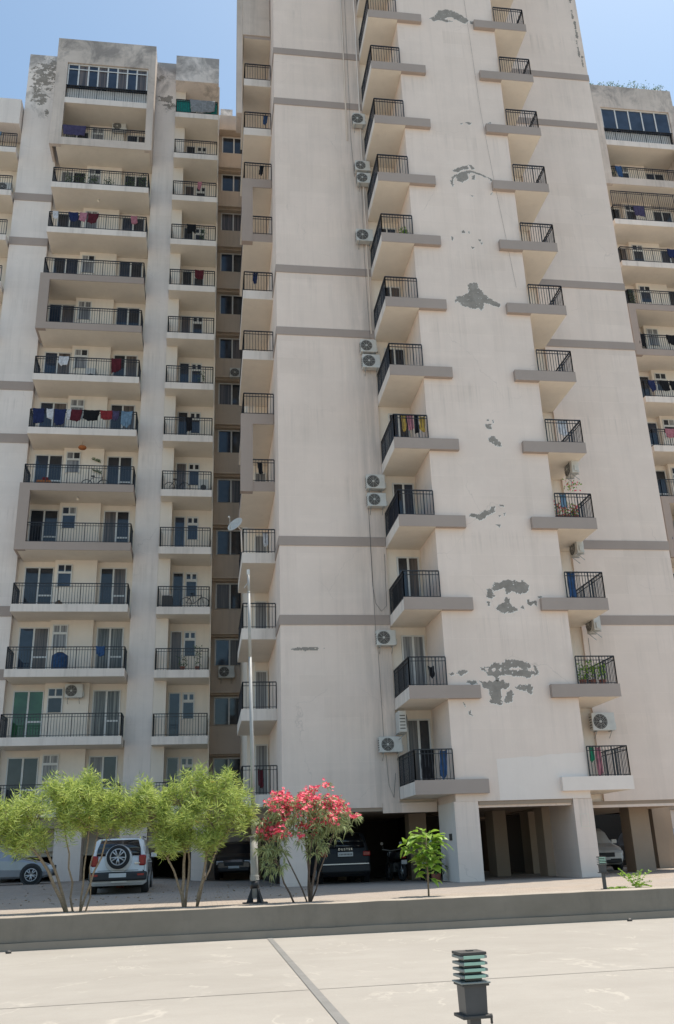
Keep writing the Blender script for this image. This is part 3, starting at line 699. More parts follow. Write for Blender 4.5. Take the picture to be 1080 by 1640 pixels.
    for k0 in (3, 7):
        g = MB(); bx(g, -9.02, -8.52 if not mirror else -8.6, BY-.03, BY+.22, LV(k0)-.38, LV(k0+1)+.01)
        bx(g, -9.02, -8.925, BY+.22, 43.5, LV(k0)-.38, LV(k0+1)+.01)
        bx(g, -8.52 if not mirror else -8.6, -3.66, BY-.03, BY-.004, LV(k0)-.38, LV(k0)+.02)
        bx(g, -8.52 if not mirror else -8.6, -3.66, BY-.03, BY-.004, LV(k0+1)-.38, LV(k0+1)+.01)
        g.build('balcony_frame', ['band'], base)
    # top box
    g = MB(); bx(g, -9.25, -8.62, BY-.03, BY+.2, LV(11)-.4, 45.75); bx(g, -4.0, -3.6, BY-.03, BY+.2, LV(11)-.4, 45.75)
    bx(g, -9.25, -9.125, BY+.2, 43.5, LV(11)-.4, 45.75); bx(g, -3.72, -3.6, BY+.2, 43.3, LV(11)-.4, 45.75)
    bx(g, -8.62, -4.0, BY-.03, BY+.2, 43.95, 45.75); bx(g, -8.62, -4.0, BY-.035, BY-.005, LV(11)-.4, LV(11)+.12)
    bx(g, -9.12, -3.73, BY+.2, 44.3, 43.95, 44.1)
    g.build('roof_box', ['weather'], base)
    bx(MB(), -8.62, -4.0, BY-.036, BY-.005, LV(12)-.38, LV(12)+.02).build('roof_box_sill', ['fascia'], base)
    g = MB(); a_, b_ = sorted((X(-8.6), X(-4.02)))
    g.box(a_, b_, BY+.30, BY+.34, LV(12)+.003, LV(12)+1.0, 0)
    n = 8 if not right else 5
    door_geo(g, a_, b_, LV(12)+1.03, 1.6 if not mirror else 1.62, BY+.12, tuple((k % 2)+1 for k in range(n)), fr=.07)
    if not mirror: g.box(a_, b_, BY+.05, BY+.058, LV(12)+2.2, LV(12)+2.27, 0)
    g.build('glazing', ['upvc', 'glassblue', 'curt_b' if not right else 'glassblue'], base)
    if sm:
        sa, sb = sorted((X(-2.38), X(.13)))
        def sm_slab(m_):
            me = MB().box(sa, sb, 42.5, 44.44, -.36, 0, 0).mesh('balcony', [m_, 'soffit'])
            for p in me.polygons:
                if p.normal.z < -.5: p.material_index = 1
            return me
        q1 = sm_slab('fascia')
        rs = railing_mesh([((sa+.05, 42.55), (sb-.05, 42.55)), ((sa+.05, 42.55), (sa+.05, 43.3)), ((sb-.05, 42.55), (sb-.05, 44.4))], 1.02, .125, .018).mesh('railing', ['iron'])
        for k in range(-1, 13):
            b = bpy.data.objects.new('balcony', q1); COL.objects.link(b); b.parent = base; b.location = Vector((0, 0, LV(k)))-wloc(base)
            gd = MB(); a_, b_ = sorted((X(-1.75), X(-1.18))); door_geo(gd, a_, b_, .03, 2.25, 44.447, (1,))
            a2, b2 = sorted((X(-1.10), X(-.52))); gd2 = MB(); door_geo(gd2, a2, b2, 1.0, .85, 44.447, (1,)); gd2.box(a2, b2, 44.39, 44.447, 1.852, 2.28, 0)
            gd2.box(a2+.06, a2+.24, 44.384, 44.389, 1.93, 2.18, 1); gd2.box(b2-.24, b2-.06, 44.384, 44.389, 1.93, 2.18, 1)
            for me in (rs, gd.mesh('door', ['upvc', ['glass', 'glassblue', 'curt_b'][(k+1) % 3]]), gd2.mesh('window', ['upvc', ['glass', 'glass', 'glassblue'][(k+2) % 3]])):
                c = bpy.data.objects.new(me.name.split('.')[0], me); COL.objects.link(c); c.parent = b
        bx(MB(), -2.42, .14, 42.48, 44.4, 43.7, 45.65).build('roof_parapet', ['wallB'], base)
        # recessed facade between the blocks
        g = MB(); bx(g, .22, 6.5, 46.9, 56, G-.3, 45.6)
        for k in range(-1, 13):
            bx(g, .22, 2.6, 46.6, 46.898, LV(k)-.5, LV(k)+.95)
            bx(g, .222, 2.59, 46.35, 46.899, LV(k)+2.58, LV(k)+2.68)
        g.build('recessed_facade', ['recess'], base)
        for k in range(-1, 13):
            g = MB(); door_geo(g, .42, 1.95, LV(k)+1.03, 1.42, 46.90-.003, (1, 2), fr=.07)
            g.build('window', ['upvc', ['glass', 'glassblue', 'curt_b', 'glass'][k % 4], ['glass', 'curt_b', 'glass'][k % 3]], base)
        MB().box(.3, 1.1, 48, 50, 45.6, 47.2, 0).build('stair_head', ['wallB'], base)
    # stilts
    for a, b in ((-11.1, -9.2), (-6.27, -5.13), (-3.55, -2.40), (-.5, .1)):
        g = MB(); bx(g, a, b, 42.3, 43.3, G-.1, 1.9); g.build('pillar', ['wall'], base)
    g = MB(); bx(g, -11.1, .13, 50, 50.3, G-.1, 1.9); g.build('parking_shade_wall', ['dark'], base)
    g = MB(); bx(g, -11.15, .13, 42.2, 50, 1.5, 1.92); g.build('parking_ceiling', ['parkshade'], base)
    return base, LV, X
lb, LV, XL = side_block('apartment_building', 'weathered beige apartment block left of the tower with wide railed balconies', -8.92, False, True, False)
rb, _, XR = side_block('apartment_building', 'beige apartment block at the right edge behind the tower, shrubs on its roof', 23.85, True, False, True)

# far-left bay of the left building (only its right end is in view)
g = MB().box(-17, -11.2, 44.6, 56, .4, 41.7, 0).build('bay_wall', ['inner'], lb)
sl2 = MB().box(-17, -11.22, 43.0, 44.58, -.36, 0, 0).mesh('balcony', ['fascia', 'soffit'])
for p in sl2.polygons:
    if p.normal.z < -.5: p.material_index = 1
rs2 = railing_mesh([((-17, 43.05), (-11.25, 43.05))], 1.02, .125, .018).mesh('railing', ['iron'])
for k in range(4, 12):
    b = bpy.data.objects.new('balcony', sl2); COL.objects.link(b); b.parent = lb; b.location = Vector((0, 0, LV(k)))-wloc(lb)
    c = bpy.data.objects.new('railing', rs2); COL.objects.link(c); c.parent = b
MB().box(-17, -11.21, 42.98, 44.5, 40.0, 41.8, 0).build('roof_parapet', ['wallB'], lb)

# roof plants
for i in range(9):
    x = 24.0+i*.62+rnd.uniform(-.15, .15); h = rnd.uniform(.5, 1.1)
    t = thing('rooftop_shrub', (x, 42.5, 45.75), ['first','second','third','fourth','fifth','sixth','seventh','eighth','last'][i]+' small wild shrub from the left on the roof edge of the right block', 'shrub', 'shrubs along the roof of the right block')
    g = MB()
    for k in range(120):
        c = Vector((x+rnd.gauss(0, .16), 42.5+rnd.gauss(0, .12), 45.75+h*rnd.random()))
        leaf_quad(g, c, Vector((rnd.gauss(0, 1), rnd.gauss(0, 1), rnd.gauss(.5, 1))).normalized(), .13, .05)
    g.build('foliage', ['leafD'], t)
    g = MB(); g.tube([(x, 42.5, 45.72), (x+.03, 42.5, 45.75+h*.8)], .015, 5, 0); g.build('stem', ['bark'], t)

# ================================================================== things on the facades
# tower, left of the stepped balconies (fans face the viewer)
for x, z, wd, h, lab in ((5.93, 3.27, .80, .52, 'white air conditioner unit beside the lowest left corner balcony of the tower'),
        (6.02, 6.98, .70, .55, 'single white air conditioner under the lower grey band of the tower left wing'),
        (5.92, 13.02, .72, .58, 'upper air conditioner of the stacked pair at about the dish antenna height'),
        (5.93, 12.30, .72, .54, 'lower air conditioner of the stacked pair with a long cable hanging below'),
        (5.95, 18.98, .66, .56, 'upper unit of the stacked pair directly below a grey band on the tower left wing'),
        (6.00, 18.26, .72, .60, 'lower unit of the stacked pair directly below a grey band on the tower left wing'),
        (6.00, 24.38, .72, .60, 'single air conditioner above the middle pair of grey bands of the tower'),
        (6.10, 28.12, .66, .52, 'upper unit of the high stacked pair beside the fourth left balcony from the top'),
        (6.16, 27.44, .62, .54, 'lower unit of the high stacked pair beside the fourth left balcony from the top'),
        (6.10, 30.70, .56, .62, 'topmost air conditioner on the tower, directly below a grey band')):
    ac_unit('air_conditioner', (x, WY_-.04, z), lab, 0, wd, h)
t = ac_unit('air_conditioner', (6.40, WY_-.05, 3.86), 'air conditioner mounted end-on above another unit at the lowest left balcony', R(90), .60, .72)
t.location = (6.56, 31.15, 3.90)
for x, y, z, wd, h, lab in ((14.2, 31.4, 7.35, .70, .62, 'air conditioner turned sideways under the third right corner balcony from below'),
        (13.95, 31.4, 10.30, .70, .60, 'air conditioner turned sideways under the fourth right corner balcony, beside the tower band'),
        (13.86, 30.7, 13.25, .70, .62, 'nearer of two sideways air conditioners above the balcony full of flower pots'),
        (14.20, 31.4, 13.90, .70, .62, 'farther of two sideways air conditioners above the balcony full of flower pots'),
        (13.70, 31.4, 26.10, .72, .66, 'lone sideways air conditioner high on the tower beside a right corner balcony')):
    t = ac_unit('air_conditioner', (x, y, z), lab, R(-90), wd, h)
ac_unit('air_conditioner', (13.68, WY_-.05, 3.88), 'white air conditioner with two small brackets facing front above the lowest right corner balcony', 0, .86, .62)
# side blocks
ac_unit('air_conditioner', (-6.42, 43.65, 7.22), 'white air conditioner on the back wall above the balcony with the green curtained door', 0, .80, .62)
ac_unit('air_conditioner', (-6.05, 43.68, 40.45), 'air conditioner inside the open balcony under the glazed top floor', 0, .80, .58)
ac_unit('air_conditioner', (.62, 46.55, 8.62), 'air conditioner under a dark window in the shaded gap between the buildings, lower one', 0, .80, .60)
ac_unit('air_conditioner', (1.05, 46.55, 25.85), 'air conditioner in the shaded gap between the buildings, upper one', 0, .78, .60)
ac_unit('air_conditioner', (-12.35, 44.5, 36.2), 'air conditioner at the far left edge between two railed balconies', 0, .82, .6)

# dish antenna on the side balcony
t = thing('dish_antenna', (1.28, 33.72, 11.15), 'pale satellite dish on an arm at the tower side balcony', 'satellite dish')
g = MB(); g.tube([(1.30, 33.7, 11.15), (1.26, 33.55, 12.0)], .03, 8, 0); g.tube([(1.26, 33.55, 12.0), (1.12, 33.45, 12.1)], .025, 8, 0); g.build('mast', ['fascia'], t)
g = MB(); c = Vector((1.05, 33.42, 12.15)); ax = Vector((-.55, -.6, .45)).normalized(); a = ax.orthogonal().normalized(); b = ax.cross(a)
NR, NA = 6, 24
for i in range(NR):
    for j in range(NA):
        q = []
        for ii, jj in ((i, j), (i, j+1), (i+1, j+1), (i+1, j)):
            r = .34*ii/NR; th = 2*math.pi*jj/NA; q.append(c+a*r*math.cos(th)+b*r*math.sin(th)+ax*(r*r*.55))
        g.face(q, 0, True)
d = g.build('reflector', ['acwhite'], t); s_ = d.modifiers.new('thick', 'SOLIDIFY'); s_.thickness = .012
g = MB(); g.tube([c+a*.31, c+ax*.42], .012, 5, 0); g.tube([c+ax*.42, c+ax*.5], .035, 8, 0); g.build('feed_arm', ['acwhite'], t)

LBF = 42.06; SMF = 42.53
# left block, bay laundry  (x0,x1,level,height,material,what)
def lab_l(c, what, fl, where): return '%s %s %s' % (c, what, where)
rows = [
 (-8.75, -8.2, 5, .80, 'navy', 'navy cloth at the left end of the most crowded laundry railing'),
 (-8.1, -7.75, 5, .55, 'white', 'white shirt hanging near the left end of the most crowded laundry railing'),
 (-7.7, -7.15, 5, .80, 'navy', 'second navy cloth, right of the white shirt on the crowded laundry railing'),
 (-7.1, -6.9, 5, .5, 'white', 'narrow white towel on the crowded laundry railing'),
 (-6.9, -6.35, 5, .62, 'maroon', 'maroon cloth in the middle of the crowded laundry railing'),
 (-6.3, -5.5, 5, .60, 'black', 'wide black cloth in the middle of the crowded laundry railing'),
 (-5.5, -4.9, 5, .60, 'red', 'bright red cloth on the crowded laundry railing'),
 (-4.88, -4.55, 5, .55, 'purple', 'dark purple cloth right of the bright red one'),
 (-4.45, -3.9, 5, .85, 'skyblue', 'pale blue printed cloth at the right end of the crowded laundry railing'),
 (-7.85, -7.35, 9, .65, 'navy', 'navy cloth on the railing second below the plant balcony, beside a pink one'),
 (-7.25, -6.85, 9, .60, 'floral', 'pink flowered cloth left of a maroon one on a high balcony'),
 (-6.8, -6.25, 9, .60, 'maroon', 'maroon cloth right of the pink flowered one on a high balcony'),
 (-8.7, -8.4, 9, .5, 'white', 'small white cloth at the left end of a high laundry balcony'),
 (-5.1, -4.6, 6, .85, 'maroon', 'brown red cloth on the railing one floor above the crowded laundry'),
 (-7.7, -7.2, 6, .5, 'white', 'white cloth on the railing one floor above the crowded laundry'),
 (-8.6, -7.3, 11, .75, 'purple', 'wide violet sheet on the top open balcony under the glazed floor'),
 (-4.55, -4.2, 9, .55, 'pink', 'pink towel at the right end of a high laundry balcony'),
 (-5.0, -4.6, 1, .4, 'blue', 'small blue cloth by the right door above the green curtained balcony'),
]
for x0, x1, k, h, m_, lab in rows:
    cloth('hanging_cloth', x0, x1, LBF+.05, LV(k)+1.04, h, m_, lab)
rows = [(-1.55, -.05, 11.95, .95, 'grey', 'grey blanket folded over the green screened top balcony', 12),
        (-.95, -.72, 10, .55, 'pink', 'pink cloth on the narrow balcony two floors below the green screen', 10),
        (-1.5, -1.0, 9, .7, 'black', 'black clothes on the narrow balcony next to the yellowish potted plants', 9),
        (-1.25, -.95, 5, .75, 'black', 'black cloth over the narrow balcony railing at mid height', 5),
        (-1.0, -.5, 8, .6, 'maroon', 'dark red cloth on a narrow balcony at upper height', 8)]
for x0, x1, kk, h, m_, lab, k in rows:
    cloth('hanging_cloth', x0, x1, SMF+.02, LV(k)+1.05, h, m_, lab)
g = MB()
for a, b in ((-2.3, -1.5), (-.75, .05)): g.box(a, b, 42.57, 42.578, LV(12)+.06, LV(12)+.97, 0)
tag(g.build('privacy_screen', [CL['teal']]), 'bright green screen sheet tied inside the top narrow balcony railing', 'screen')
# tower laundry
for x0, x1, k, h, m_, lab in ((6.95, 7.12, 4, .62, 'yellow', 'yellow cloth on the left corner balcony with coloured washing'),
        (7.15, 7.38, 4, .6, 'pink', 'pink cloth on the left corner balcony with coloured washing'),
        (7.42, 7.6, 4, .75, 'black', 'black cloth on the left corner balcony with coloured washing'),
        (7.62, 7.85, 4, .6, 'yellow', 'second yellow cloth, nearest the centre wall on the washing balcony'),
        (6.85, 7.3, 0, .9, 'black', 'black cloth over the lowest left corner balcony railing'),
        (7.5, 7.75, 0, .8, 'blue', 'blue cloth over the lowest left corner balcony railing'),
        (7.3, 7.5, 1, .35, 'black', 'small black cloth on the second left corner balcony'),
        (12.55, 12.85, 2, .95, 'blue', 'long blue cloth on the third right corner balcony from below'),
        (12.75, 12.95, 0, .9, 'pink', 'faded pink cloth on the lowest right corner balcony'),
        (12.55, 12.72, 0, .45, 'green', 'green cloth on the lowest right corner balcony'),
        (12.95, 13.3, 4, .6, 'white', 'white cloth on the fifth right corner balcony from below'),
        (12.65, 12.9, 3, .55, 'skyblue', 'light blue cloth behind the flower pots on a right corner balcony')):
    cloth('hanging_cloth', x0, x1, FY+.14, L(k)+(.98 if k != 1 else .7), h, m_, lab, over=False)
for yy0, yy1, k, m_, lab in ((29.7, 31.2, 1, 'grey', 'grey sheet screening the side railing of the second left corner balcony'), (29.5, 31.5, 3, 'navy', 'navy sheet screening the side railing of the fourth left corner balcony'),
                            (29.5, 31.5, 2, 'black', 'black sheet screening the side railing of the third left corner balcony')):
    g = MB(); g.box(X1+.08, X1+.088, yy0, yy1, L(k)+.08, L(k)+.95, 0)
    tag(g.build('privacy_screen', [CL[m_]]), lab, 'screen')
for x, z, m_, lab in ((2.05, L(9), 'black', 'black garment on the side balcony above the upper brown frame'), (1.75, L(7)+.1, 'navy', 'dark garment on the tower side balcony in the upper middle'),
                      (1.9, L(4), 'black', 'black garment inside the lower brown framed side balcony'), (2.1, L(3), 'white', 'white washing by the dish antenna'), (1.9, L(0), 'maroon', 'maroon garment on the lowest side balcony'),
                      (2.25, L(10), 'blue', 'blue garment on a high side balcony')):
    cloth('hanging_cloth', x, x+.2, FYF+.12, z+.9, .55, m_, lab, over=False)
# right block laundry
RX = 23.85+8.92
rows = [(-8.3, -7.9, 11, .8, 'blue', 'blue cloth at the left end of the balcony below the blue glazing, right block'),
        (-7.6, -6.9, 10, .8, 'purple', 'lilac cloth on the double height railing balcony of the right block'),
        (-5.9, -5.2, 9, .6, 'navy', 'navy cloth on the white balcony of the right block'),
        (-8.75, -8.3, 7, .95, 'black', 'black panel cloth at the left end of a brown balcony, right block'),
        (-7.0, -6.4, 7, .6, 'black', 'black cloth mid railing on the brown balcony of the right block'),
        (-6.4, -5.2, 7, .8, 'pink', 'pale pink sheet on the brown balcony of the right block'),
        (-8.6, -8.2, 6, .6, 'navy', 'dark blue garment at the left end of the darkest washing balcony, right block'),
        (-7.9, -7.4, 6, .7, 'black', 'bulky black garment on the darkest washing balcony, right block'),
        (-7.3, -6.7, 6, .75, 'black', 'second bulky black garment on the darkest washing balcony, right block'),
        (-8.1, -7.5, 5, .6, 'pink', 'pink garment on the railing below the darkest washing balcony, right block'),
        (-8.8, -8.4, 3, .6, 'blue', 'blue cloth on the lowest visible balcony of the right block')]
for x0, x1, k, h, m_, lab in rows:
    cloth('hanging_cloth', RX+x0, RX+x1, LBF+.05, LV(k)+1.04, h, m_, lab)
# extra railing tier on the right block
t = railing_mesh([((RX-8.87, BYR), (RX-3.7, BYR)) for BYR in (42.12,)], 1.1, .125, .018)
o = t.build('upper_railing', ['iron'], rb, (0, 0, 0)); o.location = Vector((0, 0, LV(10)+1.03))-wloc(rb)
# far left
for x0, x1, k, h, m_, lab in ((-13.2, -12.6, 11, .6, 'red', 'red washing on the top balcony at the far left edge'), (-12.5, -12.1, 11, .5, 'skyblue', 'pale blue washing on the top balcony at the far left edge')):
    cloth('hanging_cloth', x0, x1, 43.03, LV(k)+1.04, h, m_, lab)

# potted plants
for i, (x, h, lab) in enumerate(((-8.1, 1.0, 'leftmost bushy pot plant of the row behind the high balcony railing'), (-7.4, .95, 'second bushy pot plant of the row behind the high balcony railing'),
        (-6.7, .9, 'third bushy pot plant of the row behind the high balcony railing'), (-5.9, .8, 'small round pot plant in the middle of the high plant balcony'),
        (-4.7, 1.1, 'dark tall pot plant near the right end of the high plant balcony'), (-4.0, 1.15, 'dark spiky pot plant at the right end of the high plant balcony'))):
    pot_plant(x, 42.5, LV(10), h, lab, .3, n=110)
for x, k, h, lab in ((-.6, 9, 1.1, 'yellowish pot plant on the narrow balcony with black clothes'), (-1.1, 1, .7, 'low pot plant on the second narrow balcony'), (-.4, 1, 1.2, 'taller pot plant at the right of the second narrow balcony'),
                     (-.5, 6, 1.0, 'round pot plant beside the motor of a mid height narrow balcony')):
    pot_plant(x, 42.9, LV(k), h, lab, .22, n=70, leaf='leafD')
for x, z, h, fl, lab in ((12.65, L(3), .75, .5, 'red flowering pot at the left of the flower balcony on the tower'), (12.95, L(3), .8, .4, 'middle red flowering pot of the flower balcony on the tower'),
                         (13.3, L(3), .7, .4, 'right red flowering pot of the flower balcony on the tower'), (12.75, L(1), .8, 0, 'left leafy plant on the second right corner balcony'),
                         (13.1, L(1), .85, 0, 'middle leafy plant on the second right corner balcony'), (13.45, L(1), .7, 0, 'right leafy plant on the second right corner balcony'), (7.6, L(7), .5, 0, 'small plant on a left corner balcony')):
    pot_plant(x, FY+.35, z, h, lab, .17, n=90, flowers=fl, leaf='leafB')
for x, k, lab in ((-8.4, 8, 'dark plant at the left end of the upper brown balcony, right block'), (-8.2, 11, 'plant on the balcony under the blue glazing, right block')):
    pot_plant(RX+x, 42.5, LV(k), 1.2, lab, .25, n=80)
# hanging basket by the sideways units
t = thing('hanging_basket', (13.5, 30.1, 12.75), 'hanging basket with green leaves and red flowers under the sideways air conditioners', 'plant')
g = MB()
for k in range(70):
    c = Vector((13.5+rnd.gauss(0, .16), 30.1+rnd.gauss(0, .14), 12.75+rnd.gauss(0, .13))); leaf_quad(g, c, Vector((rnd.gauss(0, 1), rnd.gauss(0, 1), rnd.gauss(-.5, .8))).normalized(), .1, .05, 1 if rnd.random() < .35 else 0)
g.build('foliage', ['leafB', 'flower'], t)
MB().tube([(13.5, 30.1, 12.7), (13.5, 30.1, L(4)-.4)], .008, 4).build('cord', ['cable'], t)

# balcony belongings
def tank(x, y, z, r, h, mat, lab):
    t = thing('water_drum', (x, y, z), lab, 'drum')
    g = MB().tube([(x, y, z), (x, y, z+.05), (x, y, z+h*.5), (x, y, z+h*.88), (x, y, z+h)], [r*.95, r, r*1.02, r, r*.6], 18, 0)
    g.build('body', [mat], t); MB().tube([(x, y, z+h), (x, y, z+h+.05)], r*.45, 14).build('lid', ['blackplastic'], t)
tank(-6.65, 42.75, LV(1), .36, .82, CL['blue'], 'blue plastic drum on the balcony above the green curtained door')
tank(-6.9, 42.75, LV(2), .16, .3, CL['brown'], 'small brown bucket on the balcony above the one with the blue drum')
def machine(x, y, z, w_, h, mat, lab):
    t = thing('washing_machine', (x, y, z), lab, 'appliance')
    MB().box(x-w_/2, x+w_/2, y, y+w_, z, z+h).build('casing', [mat], t, bevel=.03)
    MB().box(x-w_/2+.03, x+w_/2-.03, y+.02, y+w_-.04, z+h+.002, z+h+.04).build('lid', ['acwhite'], t, bevel=.01)
    MB().tube([(x, y-.012, z+h*.45), (x, y-.001, z+h*.45)], w_*.3, 16).build('door', ['acdark'], t)
machine(-1.9, 42.75, LV(2), .5, .62, 'acdark', 'dark square appliance at the left of a lower narrow balcony')
machine(-.3, 43.0, LV(4), .5, .75, 'acwhite', 'white appliance at the right of the narrow balcony with the dark open door')
machine(-6.2, 42.9, LV(6), .55, .85, 'acwhite', 'white washing machine on the balcony one floor above the crowded laundry')
# bicycle
def bicycle(x, y, z, lab, s=1., rot=0.):
    t = thing('bicycle', (x, y, z), lab, 'bicycle', 'bicycles kept on the balconies')
    def loc(a, c): return (x+a*s*math.cos(rot), y+a*s*math.sin(rot), z+c*s)
    for a in (-.48, .48):
        g = MB(); g.tube([loc(a+.31*math.cos(k*math.pi/10), .33+.31*math.sin(k*math.pi/10)) for k in range(21)], .02*s, 6, 0, False)
        for k in range(6): g.tube([loc(a, .33), loc(a+.3*math.cos(k*math.pi/3), .33+.3*math.sin(k*math.pi/3))], .004, 3, 1, False)
        g.build('wheel', ['rubber', 'steel'], t)
    g = MB()
    for p, q in (((-.48, .33), (-.15, .78)), ((-.15, .78), (.36, .76)), ((-.15, .78), (-.02, .3)), ((-.02, .3), (.38, .7)), ((-.48, .33), (-.02, .3)), ((.48, .33), (.36, .86))): g.tube([loc(*p), loc(*q)], .017*s, 5, 0)
    g.build('frame', ['carblack'], t)
    MB().box(loc(-.26, 0)[0], loc(-.04, 0)[0], y-.06, y+.06, z+.84*s, z+.89*s).build('saddle', ['rubber'], t, bevel=.02)
    MB().tube([(loc(.36, 0)[0], y-.24, z+.9*s), (loc(.36, 0)[0], y+.24, z+.9*s)], .014, 5).build('handlebar', ['steel'], t)
bicycle(-.6, 42.85, LV(2), 'dark bicycle behind the right half of a lower narrow balcony railing', .85)
bicycle(-1.6, 42.85, LV(4), 'dark bicycle at the left of the narrow balcony with the white appliance', .8)
bicycle(-5.6, 42.8, LV(4), 'bicycle on the wide balcony with hanging decorations', .85)
# red toy and hanging decorations on one wide balcony
t = thing('toy_car', (-8.0, 42.55, LV(4)), 'orange red toy ride-on at the left end of the wide balcony with decorations', 'toy')
MB().box(-8.35, -7.65, 42.4, 42.75, LV(4)+.12, LV(4)+.34).build('body', [CL['orange']], t, bevel=.06)
MB().box(-8.1, -7.8, 42.45, 42.7, LV(4)+.345, LV(4)+.5).build('seat', [CL['red']], t, bevel=.04)
for a in (-8.22, -7.78): MB().disc((a, 42.38, LV(4)+.1), (0, -1, 0), .09, .05, 12).build('wheel', ['rubber'], t)
t = thing('paper_lantern', (-6.35, 42.9, LV(5)-.75), 'orange round paper lantern hanging under a wide balcony', 'lantern')
MB().blob((-6.35, 42.9, LV(5)-.68), .16, 0, 1, 7, .03, (1.3, 1.3, .7)).build('shade', [CL['orange']], t); MB().tube([(-6.35, 42.9, LV(5)-.6), (-6.35, 42.9, LV(5)-.36)], .008, 4).build('cord', ['cable'], t)
for i, (a, z_) in enumerate(((-5.75, -.95), (-5.7, -1.55))):
    g = MB()
    x0 = a
    for k in range(9):
        for sgn in (1, -1):
            leaf_quad(g, Vector((x0+.05*k-.2, 43.6, LV(5)+z_-.02*k)), Vector((.5, 0, .5*sgn)).normalized(), .13, .05)
    g.tube([(x0-.22, 43.6, LV(5)+z_), (x0+.25, 43.6, LV(5)+z_-.16)], .012, 4)
    tag(g.build('wall_ornament', ['leafD']), ['upper', 'lower'][i]+' leaf shaped wall ornament right of the orange paper lantern', 'ornament')
for x, k, lab in ((-6.45, 9, 'round lamp on the underside above the high laundry balcony'), (-6.4, 3, 'small lamp on the underside of the lower brown framed balcony')):
    t = thing('ceiling_lamp', (x, 42.9, LV(k+1)-.5), lab, 'lamp', 'lamps under the balcony slabs')
    MB().tube([(x, 42.9, LV(k+1)-.36), (x, 42.9, LV(k+1)-.42)], .05, 10).build('mount', ['acwhite'], t); MB().blob((x, 42.9, LV(k+1)-.48), .075, 0, 2, 6, 0).build('bulb', ['soffit'], t)

